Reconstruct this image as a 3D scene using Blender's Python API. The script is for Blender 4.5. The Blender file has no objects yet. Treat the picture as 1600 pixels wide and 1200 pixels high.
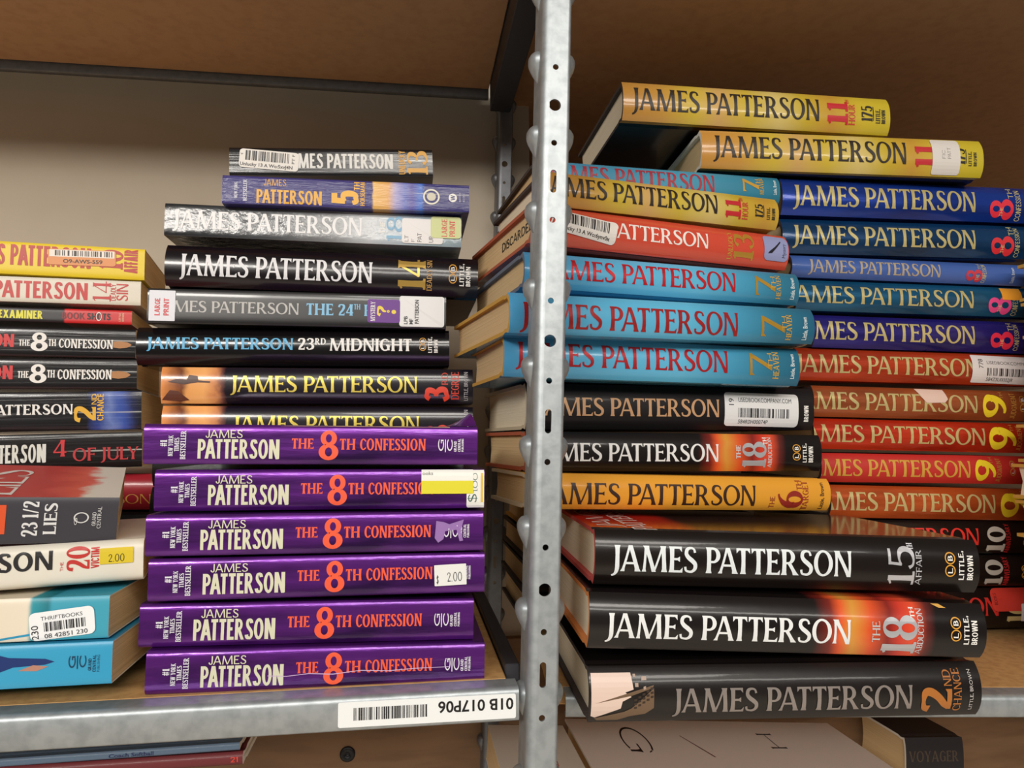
import bpy, bmesh, math, random
from mathutils import Vector, Matrix

C = bpy.context.scene.collection
scene = bpy.context.scene
# ------------------------------------------------------------------ camera, light, exposure
F = 1125.0                                    # focal length for a 1600 x 1200 frame
EYE = Vector((0.0, 0.0, 1.45))                # camera stands at the origin, 1.45 m above the floor
_y = Vector(((640 - 800) / F, (688 - 600) / F, 1.0)).normalized()      # depth axis in camera axes (x right, y down, z forward)
_x = Vector((1.0, 0.004, 0.0)); _x.z = -(_x.x * _y.x + _x.y * _y.y) / _y.z; _x.normalize()
_z = _x.cross(_y); _z = -_z if _z.y > 0 else _z
def ray(px, py):
    d = Vector(((px - 800) / F, (py - 600) / F, 1.0))
    return Vector((d.dot(_x), d.dot(_y), d.dot(_z)))
cam_data = bpy.data.cameras.new('camera')
cam_data.sensor_fit = 'HORIZONTAL'; cam_data.sensor_width = 36.0; cam_data.lens = F / 1600 * 36.0
cam_data.clip_start = 0.01
cam = bpy.data.objects.new('camera', cam_data); C.objects.link(cam)
right = Vector((_x.x, _y.x, _z.x)); down = Vector((_x.y, _y.y, _z.y)); fwd = Vector((_x.z, _y.z, _z.z))
M = Matrix((right, -down, -fwd)).transposed().to_4x4(); M.translation = EYE
cam.matrix_world = M
scene.camera = cam
world = bpy.data.worlds.new('world'); scene.world = world; world.use_nodes = True
bg = world.node_tree.nodes['Background']
bg.inputs['Color'].default_value = (1.0, 0.92, 0.82, 1); bg.inputs['Strength'].default_value = 0.12
def lamp(name, loc, target, sx, sy, power, col):
    d = bpy.data.lights.new(name, 'AREA'); d.shape = 'RECTANGLE'; d.size = sx; d.size_y = sy; d.energy = power; d.color = col
    o = bpy.data.objects.new(name, d); C.objects.link(o); o.location = loc
    o.rotation_euler = (Vector(target) - Vector(loc)).to_track_quat('-Z', 'Y').to_euler()
    return o
lamp('page_fill_light', (-0.6, -2.55, EYE.z + 1.00), (-0.4, 0.6, EYE.z + 0.05), 5.4, 0.24, 56, (1.0, 0.95, 0.88))
lamp('page_fill_light', (-1.45, -2.1, EYE.z + 1.0), (0.1, 0.55, EYE.z - 0.02), 1.6, 0.3, 42, (1.0, 0.95, 0.88))  # added fill lamp, brightens the page edges that face left
lamp('ceiling_panel_light', (0.35, -1.55, EYE.z + 1.15), (0.35, -1.55, 0), 1.2, 0.6, 36, (1.0, 0.94, 0.86))
scene.view_settings.view_transform = 'Standard'; scene.view_settings.look = 'None'
scene.view_settings.gamma = 1.0; scene.view_settings.use_curve_mapping = False
scene.view_settings.exposure = -0.12

# ------------------------------------------------------------------ small helpers
def lin(c):
    return tuple(((v / 255) / 12.92 if v / 255 <= 0.04045 else ((v / 255 + 0.055) / 1.055) ** 2.4) for v in c) + (1.0,)
def tag(o, label=None, cat=None, group=None, kind=None):
    for k, v in (('label', label), ('category', cat), ('group', group), ('kind', kind)):
        if v: o[k] = v
    return o
def empty(name, mat):
    o = bpy.data.objects.new(name, None); C.objects.link(o); o.matrix_world = mat; o.empty_display_size = 0.02
    return o
def link(name, bm, mats, parent=None, smooth=False, mat_world=None):
    me = bpy.data.meshes.new(name); bm.normal_update(); bm.to_mesh(me); bm.free()
    for m in (mats if isinstance(mats, (list, tuple)) else [mats]): me.materials.append(m)
    if smooth:
        for p in me.polygons: p.use_smooth = True
    o = bpy.data.objects.new(name, me); C.objects.link(o)
    if parent is not None: o.parent = parent
    if mat_world is not None: o.matrix_world = mat_world
    return o
def box(bm, x0, x1, y0, y1, z0, z1, mi=0):
    v = [bm.verts.new((x, y, z)) for x in (x0, x1) for y in (y0, y1) for z in (z0, z1)]
    for q in ((0, 1, 3, 2), (4, 6, 7, 5), (0, 4, 5, 1), (2, 3, 7, 6), (0, 2, 6, 4), (1, 5, 7, 3)):
        f = bm.faces.new([v[i] for i in q]); f.material_index = mi
    return v
def rounded(bm, x0, x1, y0, y1, z0, z1, r=0.0015, seg=2):
    b2 = bmesh.new(); box(b2, x0, x1, y0, y1, z0, z1)
    bmesh.ops.recalc_face_normals(b2, faces=b2.faces)
    bmesh.ops.bevel(b2, geom=b2.edges[:], offset=r, segments=seg, profile=0.5, affect='EDGES')
    me = bpy.data.meshes.new('tmp'); b2.to_mesh(me); b2.free(); bm.from_mesh(me); bpy.data.meshes.remove(me)

# ------------------------------------------------------------------ materials
_mats = {}
def mat(key, col=(128, 128, 128), rough=0.5, metal=0.0, spec=0.5, coat=0.0, ramp=None, L=1.0, warp=0.0, noise=0.0, nscale=60,
        stretch=(1, 1, 1), bump=0.0, bscale=80, bstretch=(1, 1, 1), creases=0.0, vramp=None, tint2=None, crand=0.0):
    """Printed paper, foil, metal or board. ramp = printed colours along the spine; creases = white reading creases."""
    if key in _mats: return _mats[key]
    m = bpy.data.materials.new(key); m.use_nodes = True; nt = m.node_tree; N = nt.nodes; K = nt.links
    p = N['Principled BSDF']
    p.inputs['Roughness'].default_value = rough; p.inputs['Metallic'].default_value = metal
    p.inputs['Specular IOR Level'].default_value = spec; p.inputs['Coat Weight'].default_value = coat; p.inputs['Coat Roughness'].default_value = 0.08
    tc = N.new('ShaderNodeTexCoord')
    def noise_node(scale, st, detail=4):
        mp = N.new('ShaderNodeMapping'); mp.inputs['Scale'].default_value = st; K.new(tc.outputs['Object'], mp.inputs['Vector'])
        n = N.new('ShaderNodeTexNoise'); n.inputs['Scale'].default_value = scale; n.inputs['Detail'].default_value = detail
        K.new(mp.outputs['Vector'], n.inputs['Vector']); return n
    def mathn(op, a, b):
        n = N.new('ShaderNodeMath'); n.operation = op
        for i, v in enumerate((a, b)):
            if isinstance(v, (int, float)): n.inputs[i].default_value = v
            else: K.new(v, n.inputs[i])
        return n.outputs[0]
    colour = None
    if ramp:
        sp = N.new('ShaderNodeSeparateXYZ'); K.new(tc.outputs['Object'], sp.inputs[0])
        fac = mathn('DIVIDE', sp.outputs['X'], L)
        if warp:
            nn = noise_node(nscale, stretch); fac = mathn('ADD', fac, mathn('MULTIPLY', mathn('SUBTRACT', nn.outputs['Fac'], 0.5), warp))
        r = N.new('ShaderNodeValToRGB'); K.new(fac, r.inputs[0]); e = r.color_ramp.elements
        while len(e) < len(ramp): e.new(0.5)
        for el, (pos, c) in zip(e, sorted(ramp)): el.position = pos; el.color = lin(c)
        # positions must be set in order
        for i, (pos, c) in enumerate(sorted(ramp)): e[i].position = pos; e[i].color = lin(c)
        colour = r.outputs['Color']
    def mixc(fac, a, b):
        n = N.new('ShaderNodeMix'); n.data_type = 'RGBA'
        if isinstance(fac, (int, float)): n.inputs[0].default_value = fac
        else: K.new(fac, n.inputs[0])
        for i, v in ((6, a), (7, b)):
            if isinstance(v, tuple): n.inputs[i].default_value = v
            else: K.new(v, n.inputs[i])
        return n.outputs[2]
    base = colour if colour is not None else lin(col)
    if noise:
        nn = noise_node(nscale, stretch)
        c2 = lin(tint2) if tint2 else tuple(v * 0.45 for v in lin(col)[:3]) + (1.0,)
        rr = N.new('ShaderNodeValToRGB'); K.new(nn.outputs['Fac'], rr.inputs[0]); rr.color_ramp.elements[0].position = 0.42; rr.color_ramp.elements[1].position = 0.68
        base = mixc(mathn('MULTIPLY', rr.outputs[0], noise), base, c2)
    if creases:
        nn = noise_node(1.0, (7, 1, 190), 4)
        rr = N.new('ShaderNodeValToRGB'); K.new(nn.outputs['Fac'], rr.inputs[0]); rr.color_ramp.elements[0].position = 0.63; rr.color_ramp.elements[1].position = 0.69
        base = mixc(mathn('MULTIPLY', rr.outputs[0], creases), base, lin((215, 215, 210)))
    if isinstance(base, tuple): p.inputs['Base Color'].default_value = base
    else: K.new(base, p.inputs['Base Color'])
    if bump:
        nn = noise_node(bscale, bstretch)
        b = N.new('ShaderNodeBump'); b.inputs['Strength'].default_value = bump; b.inputs['Distance'].default_value = 0.002
        K.new(nn.outputs['Fac'], b.inputs['Height']); K.new(b.outputs['Normal'], p.inputs['Normal'])
        if coat: K.new(b.outputs['Normal'], p.inputs['Coat Normal'])
    _mats[key] = m
    return m
def ink(col, metal=0.0, rough=0.4):
    return mat('ink_%d_%d_%d_%d' % (*col, int(metal * 10)), col, rough=rough, metal=metal)
GALV = mat('galvanised_steel', (178, 184, 187), rough=0.46, metal=0.65, noise=0.5, nscale=140, tint2=(138, 145, 150), bump=0.05, bscale=300)
DARKSTEEL = mat('shaded_grey_steel', (120, 122, 126), rough=0.45, metal=0.7, noise=0.3, nscale=120)  # rear steel: the shadow it stands in is put into a darker grey
PARTICLE = mat('particle_board', (196, 152, 96), rough=0.75, noise=0.55, nscale=160, tint2=(158, 112, 62), bump=0.05, bscale=400)
UNDERSIDE = mat('hardboard_underside', (196, 152, 112), rough=0.8, noise=0.4, nscale=90, tint2=(172, 128, 92), bump=0.05, bscale=300)
WALLP = mat('wall_paint', (188, 176, 158), rough=0.85, noise=0.25, nscale=22, tint2=(178, 164, 144), bump=0.03, bscale=90)
PLYWOOD = mat('pine_plywood', (124, 92, 62), rough=0.65, noise=0.6, nscale=14, stretch=(1, 1, 6), tint2=(98, 70, 46))
CONCRETE = mat('concrete_floor', (226, 216, 202), rough=0.7, noise=0.3, nscale=6)
PAGES = mat('page_edges', (226, 196, 148), rough=0.9, noise=0.6, nscale=1.0, stretch=(3, 3, 2600), tint2=(186, 150, 104), bump=0.25, bscale=1.0, bstretch=(2, 2, 2200))
PAGESW = mat('white_page_edges', (242, 230, 204), rough=0.9, noise=0.5, nscale=1.0, stretch=(3, 3, 2600), tint2=(214, 194, 158), bump=0.25, bscale=1.0, bstretch=(2, 2, 2200))
WHITE = mat('white_paper', (236, 236, 232), rough=0.5)
BLACKINK = ink((22, 20, 22))

# ------------------------------------------------------------------ lettering: drawn strokes (capitals and figures) and plain text
class Glyphs:
    def __init__(self, S, T, Fl, xs): self.S, self.T, self.F, self.xs, self.polys, self.ox = S, T, Fl, xs, [], 0.0
    def X(self, x): return self.ox + x * self.xs
    def quads(self, L, R):
        for i in range(len(L) - 1): self.polys.append([L[i], R[i], R[i + 1], L[i + 1]])
    def stem(self, x, y0=0.0, y1=1.0, w=None, x1=None, f0=True, f1=True):
        w = w or self.S; x1 = x if x1 is None else x1; f = self.F; P = []
        def add(y, ww):
            k = (y - y0) / (y1 - y0); P.append((self.X(x + (x1 - x) * k), y, ww))
        if f0 and f: add(y0, w + 2 * f); add(y0 + .035, w + 1.5 * f); add(y0 + .12, w + .3 * f)
        else: add(y0, w)
        add((y0 + y1) / 2, w * (.95 if f else 1))
        if f1 and f: add(y1 - .12, w + .3 * f); add(y1 - .035, w + 1.5 * f); add(y1, w + 2 * f)
        else: add(y1, w)
        self.quads([(a - c / 2, b) for a, b, c in P], [(a + c / 2, b) for a, b, c in P])
    def bar(self, y, x0, x1, w=None, d0=0, d1=0):
        """Horizontal stroke; d0/d1 = +1/-1/0: flared terminal pointing up or down, 2 = both."""
        w = w or self.T; f = self.F * 1.5; P = []
        def term(x, d):
            if not d or not f: return (x, y, w)
            return (x, y + (0 if d == 2 else d * f), w + 2 * f)
        X0, X1 = self.X(x0), self.X(x1); b = min(.1, (X1 - X0) * .4)
        P.append((X0,) + term(X0, d0)[1:])
        if d0 and f: P.append((X0 + b, y, w))
        if d1 and f: P.append((X1 - b, y, w))
        P.append((X1,) + term(X1, d1)[1:])
        self.quads([(a, b_ - c / 2) for a, b_, c in P], [(a, b_ + c / 2) for a, b_, c in P])
    def path(self, pts, smooth=True, n=6):
        pts = [(self.X(a), b, c) for a, b, c in pts]
        if smooth and len(pts) > 2:
            out = []; q = [pts[0]] + pts + [pts[-1]]
            for i in range(1, len(q) - 2):
                for k in range(n):
                    t = k / n
                    out.append(tuple(.5 * (2 * q[i][j] + (q[i + 1][j] - q[i - 1][j]) * t + (2 * q[i - 1][j] - 5 * q[i][j] + 4 * q[i + 1][j] - q[i + 2][j]) * t * t
                               + (3 * q[i][j] - q[i - 1][j] - 3 * q[i + 1][j] + q[i + 2][j]) * t ** 3) for j in range(3)))
            out.append(pts[-1]); pts = out
        L, R = [], []
        for i, (a, b, c) in enumerate(pts):
            p, s = pts[max(i - 1, 0)], pts[min(i + 1, len(pts) - 1)]
            dx, dy = s[0] - p[0], s[1] - p[1]; l = math.hypot(dx, dy) or 1
            L.append((a - dy / l * c / 2, b + dx / l * c / 2)); R.append((a + dy / l * c / 2, b - dx / l * c / 2))
        self.quads(L, R)
    def ell(self, cx, cy, rx, ry, a0=0, a1=360, wv=None, wh=None, n=28):
        """Elliptical stroke; rx, ry reach the outer edge."""
        wv = wv or self.S; wh = wh or self.T; L, R = [], []
        k = max(4, int(n * abs(a1 - a0) / 360)); RX = rx * self.xs
        irx, iry = max(RX - wv, RX * .36), max(ry - wh, ry * .3)
        for i in range(k + 1):
            a = math.radians(a0 + (a1 - a0) * i / k); c, s = math.cos(a), math.sin(a)
            L.append((self.X(cx) + RX * c, cy + ry * s)); R.append((self.X(cx) + irx * c, cy + iry * s))
        self.quads(L, R)
    def bowl(self, x0, x1, y0, y1):
        """Half-round bowl joined to a stem at x0."""
        xm = x0 + (x1 - x0) * .45; T = self.T
        self.bar(y1 - T / 2, x0, xm + .001); self.bar(y0 + T / 2, x0, xm + .001)
        self.ell(xm, (y0 + y1) / 2, x1 - xm + self.S / 2 / self.xs, (y1 - y0) / 2, -90, 90)
    def glyph(self, c):
        S, T, s = self.S, self.T, self.stem
        if c == 'A':
            s(0.02, 0, 1, T * 1.1, x1=.30, f1=False); s(.64, 0, 1, S, x1=.33, f1=False); self.bar(.32, .10, .53); return .66
        if c == 'B': s(0); self.bowl(0, .34, .5 - T / 2, 1); self.bowl(0, .40, 0, .5 + T / 2); return .42
        if c in 'CG':
            self.ell(.34, .5, .36, .5, 48 if c == 'C' else 52, 312 if c == 'C' else 300)
            self.path([(.56, .84, T * 1.2), (.60, .72, T * .8)], False)
            if c == 'C': self.path([(.55, .13, T), (.60, .24, T * .7)], False)
            else: s(.56, .06, .46, S, f0=False); self.bar(.46, .40, .60)
            return .62
        if c == 'D': s(0); self.bowl(0, .54, 0, 1); return .56
        if c == 'E': s(0); self.bar(1 - T / 2, 0, .40, d1=-1); self.bar(.52, 0, .32, d1=2 if self.F else 0); self.bar(T / 2, 0, .44, d1=1); return .44
        if c == 'F': s(0); self.bar(1 - T / 2, 0, .40, d1=-1); self.bar(.5, 0, .32, d1=2 if self.F else 0); return .38
        if c == 'H': s(0); s(.52); self.bar(.5, 0, .52); return .52
        if c == 'I': s(0); return 0
        if c == 'J':
            if self.F:
                s(.16, .25, 1, S, f0=False)
                self.path([(.16, .26, S), (.155, .10, S * .97), (.12, -.04, S * .8), (.05, -.13, S * .55), (-.05, -.17, T * .8)]); return .16
            s(.30, .28, 1, S); self.path([(.30, .29, S), (.28, .14, S * .95), (.17, T * .5, T), (.06, .14, S * .9), (.04, .27, S)]); return .30
        if c == 'K': s(0); s(.10, .42, 1, T * 1.1, x1=.50, f0=False); s(.54, 0, .60, S, x1=.16, f1=False); return .54
        if c == 'L': s(0); self.bar(T / 2, 0, .40, d1=1); return .40
        if c == 'M':
            s(0.0, 0, 1, T * 1.15, x1=.06, f1=False); s(.40, .0, 1, S, x1=.07, f0=False); s(.40, .0, 1, T, x1=.74, f0=False, f1=False); s(.82, 0, 1, S, x1=.76); return .82
        if c == 'N': s(.02, 0, 1, T * 1.2, f1=False); s(.56, -.02, 1, S, x1=.04, f0=False); s(.58, 0, 1, T * 1.2, f0=False); return .60
        if c in 'OQ':
            self.ell(.36, .5, .40, .515)
            if c == 'Q': s(.62, -.1, .3, S * .8, x1=.42, f0=False, f1=False)
            return .72
        if c == 'P': s(0); self.bowl(0, .38, .40, 1); return .38
        if c == 'R': s(0); self.bowl(0, .36, .43, 1); s(.50, 0, .47, S, x1=.20, f1=False); return .48
        if c == 'S':
            self.path([(.41, .78, T * 1.1), (.37, .93 - T * .2, T * .95), (.24, 1 - T * .5, T), (.10, .90, S * .8), (.06, .74, S * .9), (.14, .60, S), (.30, .47, S * 1.05),
                       (.42, .34, S * .95), (.42, .17, S * .85), (.32, .06, S * .65), (.20, T * .5, T), (.06, .07 + T * .2, T), (.02, .23, T * 1.1)]); return .45
        if c == 'T': s(.28); self.bar(1 - T / 2, 0, .56, d0=-1, d1=-1); return .56
        if c == 'U': s(0, .3, 1, S, f0=False); s(.52, .3, 1, T * 1.2, f0=False); self.ell(.26, .31, .26 + S / 2 / self.xs, .32, 180, 360); return .52
        if c == 'V': s(.31, 0, 1, S, x1=.02, f0=False); s(.33, 0, 1, T * 1.1, x1=.60, f0=False); return .62
        if c == 'W': s(.24, 0, 1, S, x1=.02, f0=False); s(.26, 0, 1, T, x1=.46, f0=False); s(.66, 0, 1, S, x1=.46, f0=False); s(.68, 0, 1, T, x1=.90, f0=False); return .92
        if c == 'X': s(.54, 0, 1, S, x1=.04); s(.0, 0, 1, T * 1.1, x1=.5); return .54
        if c == 'Y': s(.28, 0, .5, S, f1=False); s(.28, .46, 1, S, x1=.02, f0=False); s(.30, .46, 1, T, x1=.56, f0=False); return .56
        if c == 'Z': self.bar(1 - T / 2, .02, .50, d0=-1); self.bar(T / 2, 0, .52, d1=1); s(.06, T / 2, 1 - T / 2, S, x1=.46, f0=False, f1=False); return .52
        if c == '0': self.ell(.24, .5, .30, .515); return .48
        if c == '1':
            s(.14, 0, 1, S, f1=False)
            if self.F: self.bar(T / 2, -.02, .30); self.path([(.12, 1 - T * .5, T), (.0, .86, T * .8)], False)
            else: self.path([(.14, 1 - T * .5, T), (-.02, .80, T)], False)
            return .28
        if c == '2':
            self.path([(.03, .72, S * .9), (.07, .89, S * .7), (.22, 1 - T * .5, T), (.38, .88, S * .9), (.40, .70, S), (.30, .46, S * .9), (.14, .24, S * .8), (.06, T * .6, T)]); self.bar(T * .6, .02, .46, w=T * 1.2, d1=1); return .46
        if c == '3':
            self.path([(.03, .80, S * .8), (.12, .95 - T * .1, T), (.24, 1 - T * .5, T), (.38, .86, S * .9), (.37, .68, S * .9), (.26, .54, T), (.14, .53, T)])
            self.path([(.16, .53, T), (.30, .50, T * 1.1), (.42, .34, S), (.40, .16, S * .9), (.22, T * .5, T), (.09, .06, T), (.0, .22, S * .8)]); return .44
        if c == '4': s(.36); self.bar(.26, -.02, .52); s(.0, .26, 1, T * 1.1, x1=.34, f0=False, f1=False); return .50
        if c == '5':
            s(.07, .50, 1, T * 1.2, x1=.10, f0=False, f1=False); self.bar(1 - T * .6, .06, .42, w=T * 1.2)
            self.path([(.06, .52, T), (.20, .62 - T * .3, T), (.36, .54, S * .9), (.42, .34, S), (.36, .12, S * .85), (.20, T * .5, T), (.06, .08, T), (.0, .22, S * .7)]); return .44
        if c in '69':
            k0 = len(self.polys)
            self.ell(.24, .32, .29, .335); self.path([(.06, .32, S), (.05, .52, S), (.14, .78, S * .8), (.30, .93, T * 1.1), (.42, 1 - T * .5, T * .7)])
            if c == '9':
                a, b = self.X(0), self.X(.48)
                self.polys[k0:] = [[(a + b - x, 1 - y) for x, y in p] for p in self.polys[k0:]]
            return .48
        if c == '7': self.bar(1 - T * .6, 0, .50, w=T * 1.3, d0=-1); s(.16, 0, 1 - T, S, x1=.44, f0=False, f1=False); return .50
        if c == '8': self.ell(.24, .74, .25, .275, wv=S * .9); self.ell(.24, .27, .30, .285); return .48
        if c == '.': s(.02, 0, S, S, f0=False, f1=False); return .04
        if c == ',': s(.02, 0, S, S, f0=False, f1=False); s(.0, -.15, .02, S * .5, x1=.03, f0=False, f1=False); return .04
        if c == "'": s(.02, .7, 1, S * .7, f0=False, f1=False); return .04
        if c == '-': self.bar(.42, 0, .26); return .26
        if c == '/': s(0, 0, 1, T, x1=.3, f0=False, f1=False); return .3
        if c == ':': s(.02, 0, S, S, f0=False, f1=False); s(.02, .45, .45 + S, S, f0=False, f1=False); return .04
        if c == '#': s(.12, 0, 1, T, x1=.18, f0=False, f1=False); s(.34, 0, 1, T, x1=.40, f0=False, f1=False); self.bar(.33, 0, .5); self.bar(.67, .02, .52); return .5
        if c == '$': w = self.glyph('S'); s(.22, -.1, 1.1, T * .7, f0=False, f1=False); return w
        if c == '?':
            self.path([(.02, .74, S * 1.1), (.08, .92, S * .7), (.24, 1 - T * .5, T), (.42, .84, S), (.38, .64, S * .9), (.24, .48, S * .7), (.22, .28, T)]); self.ell(.22, .10, .11 / self.xs, .11, wv=.10, wh=.10); return .46
        return .3
KERN = {('A', 'T'): -.13, ('P', 'A'): -.14, ('T', 'T'): .01, ('A', 'M'): -.02, ('L', 'T'): -.12, ('T', 'A'): -.12, ('R', 'T'): -.03, ('L', 'Y'): -.12, ('J', 'A'): -.05, ('T', 'E'): -.0}
STYLES = {'serif': (.165, .085, .04, .055), 'serifb': (.20, .10, .05, .06), 'roman': (.14, .055, .06, .07), 'bold': (.21, .15, 0, .09), 'heavy': (.26, .18, 0, .09), 'thin': (.13, .11, 0, .10),
          'light': (.10, .09, 0, .14), 'fat': (.23, .13, .02, .07), 'numeral': (.20, .085, .06, .04)}
ROUND = set('OQCGSDPBR0689')
def stroke_text(text, style, aspect):
    S0, T0, F0, gap0 = STYLES[style]
    def build(xs, S, Fl, gap):
        g = Glyphs(S, T0, Fl, xs); x = 0.0; prev = ' '
        for c in text:
            if c == ' ': x += .26 * xs + .04; prev = c; continue
            k0 = len(g.polys); g.ox = 0.0; g.glyph(c)
            lo = min(p[0] for q in g.polys[k0:] for p in q); hi = max(p[0] for q in g.polys[k0:] for p in q)
            if c == 'J' and Fl: lo = max(lo, .16 * xs - S / 2 - .10)
            x += KERN.get((prev, c), 0) * xs - (.3 * gap if prev in ROUND and c in ROUND else 0)
            g.polys[k0:] = [[(px - lo + x, py) for px, py in q] for q in g.polys[k0:]]
            x += hi - lo + gap; prev = c
        return g.polys
    def width(polys):
        xs = [p[0] for q in polys for p in q]; return min(xs), max(xs)
    lo, hi = width(build(1.0, S0, F0, gap0)); q = aspect / (hi - lo)
    k = min(max(q, .3), 1.4)
    S, Fl, gap = S0 * (k ** .75 if k < 1 else k ** .4), F0 * min(1, k ** .5), gap0 * k
    xs = q
    for _ in range(6):
        lo, hi = width(build(xs, S, Fl, gap)); xs = min(max(xs * aspect / (hi - lo) if xs > .05 else .05, .25), 4.0)
    polys = build(xs, S, Fl, gap); lo, hi = width(polys); w = max(hi - lo, 1e-6)
    return [[((x - lo) / w, y) for x, y in q_] for q_ in polys]
_plain = {}
def plain_text(text, bold=0.0):
    """Upper and lower case text from Blender's built-in face, as polygons in a unit box (cap height 1)."""
    key = (text, bold)
    if key in _plain: return _plain[key]
    cu = bpy.data.curves.new('tmp', 'FONT'); cu.body = text; cu.offset = bold; cu.resolution_u = 3; cu.fill_mode = 'FRONT' if hasattr(cu, 'fill_mode') else cu.fill_mode
    ob = bpy.data.objects.new('tmp', cu); C.objects.link(ob)
    dg = bpy.context.evaluated_depsgraph_get(); dg.update()
    me = bpy.data.meshes.new_from_object(ob.evaluated_get(dg))
    vs = [v.co.copy() for v in me.vertices]
    polys = [[(vs[i].x, vs[i].y) for i in p.vertices] for p in me.polygons]
    bpy.data.objects.remove(ob); bpy.data.curves.remove(cu); bpy.data.meshes.remove(me)
    lo = min((v.x for v in vs), default=0); hi = max((v.x for v in vs), default=1)
    polys = [[((x - lo) / max(hi - lo, 1e-6), y / 0.72) for x, y in q] for q in polys]
    _plain[key] = polys
    return polys
def text_polys(text, style, aspect):
    if style == 'plain': return plain_text(text)
    if style == 'plainb': return plain_text(text, 0.02)
    return stroke_text(text, style, aspect)
def place(polys, x0, x1, w0, w1, rot=0):
    """Unit-box polygons into the box x0..x1 (along), w0..w1 (up); rot 90 reads upwards, 180 upside down, 270 reads downwards."""
    out = []
    for q in polys:
        r = []
        for a, b in q:
            if rot == 90: r.append((x1 - b * (x1 - x0), w0 + a * (w1 - w0)))
            elif rot == 270: r.append((x0 + b * (x1 - x0), w1 - a * (w1 - w0)))
            elif rot == 180: r.append((x1 - a * (x1 - x0), w1 - b * (w1 - w0)))
            else: r.append((x0 + a * (x1 - x0), w0 + b * (w1 - w0)))
        out.append(r)
    return out
def letter(text, style, x0, x1, w0, w1, rot=0):
    asp = (w1 - w0) / (x1 - x0) if rot in (90, 270) else (x1 - x0) / (w1 - w0)
    return place(text_polys(text, style, abs(asp)), x0, x1, w0, w1, rot)
def barcode(x0, x1, w0, w1, seed=1, n=46, rot=0):
    rnd = random.Random(seed); ws = [rnd.choice((1, 1, 1, 2, 3)) for _ in range(n)]; tot = sum(ws); x = 0; out = []
    for i, w in enumerate(ws):
        if i % 2 == 0: out.append([(x / tot, 0), ((x + w) / tot, 0), ((x + w) / tot, 1), (x / tot, 1)])
        x += w
    return place(out, x0, x1, w0, w1, rot)
def ring(cx, cy, rx, ry, k=.8, n=28):
    P = [(math.cos(2 * math.pi * i / n), math.sin(2 * math.pi * i / n)) for i in range(n + 1)]
    return [[(cx + rx * a, cy + ry * b), (cx + rx * c, cy + ry * d), (cx + rx * k * c, cy + ry * k * d), (cx + rx * k * a, cy + ry * k * b)] for (a, b), (c, d) in zip(P, P[1:])]
def disc(cx, cy, rx, ry, n=24):
    return [[(cx + rx * math.cos(2 * math.pi * i / n), cy + ry * math.sin(2 * math.pi * i / n)) for i in range(n)]]
def rrect(x0, x1, w0, w1, r, n=4):
    r = min(r, (x1 - x0) / 2, (w1 - w0) / 2); P = []
    for cx, cy, a in ((x1 - r, w1 - r, 0), (x0 + r, w1 - r, 90), (x0 + r, w0 + r, 180), (x1 - r, w0 + r, 270)):
        for i in range(n + 1):
            t = math.radians(a + 90 * i / n); P.append((cx + r * math.cos(t), cy + r * math.sin(t)))
    return [P]
def print_mesh(name, polys, surf, off, material, parent, cuts=(), thick=0.0, clip=None):
    """Flat polygons laid on a surface: surf(a, b, off) gives the point. cuts: heights at which to split so the print follows a curve."""
    bm = bmesh.new()
    for i, q in enumerate(polys):                     # overlapping strokes sit a few microns apart
        try: bm.faces.new([bm.verts.new((a, b, (i % 9) * 4e-6)) for a, b in q])
        except ValueError: pass
    for c in cuts:
        bmesh.ops.bisect_plane(bm, geom=bm.verts[:] + bm.edges[:] + bm.faces[:], plane_co=(0, c, 0), plane_no=(0, 1, 0))
    for c, no in ((clip[0], -1), (clip[1], 1)) if clip else ():
        bmesh.ops.bisect_plane(bm, geom=bm.verts[:] + bm.edges[:] + bm.faces[:], plane_co=(c, 0, 0), plane_no=(no, 0, 0), clear_outer=True)
    if not bm.faces: bm.free(); return None
    for f in bm.faces:
        if f.calc_area() > 0 and f.normal.z < 0: f.normal_flip()
    if thick:
        r = bmesh.ops.extrude_face_region(bm, geom=bm.faces[:])
        for v in [g for g in r['geom'] if isinstance(g, bmesh.types.BMVert)]: v.co.z = thick
    for v in bm.verts: v.co = surf(v.co.x, v.co.y, off + v.co.z)
    return link(name, bm, material, parent)

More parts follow.
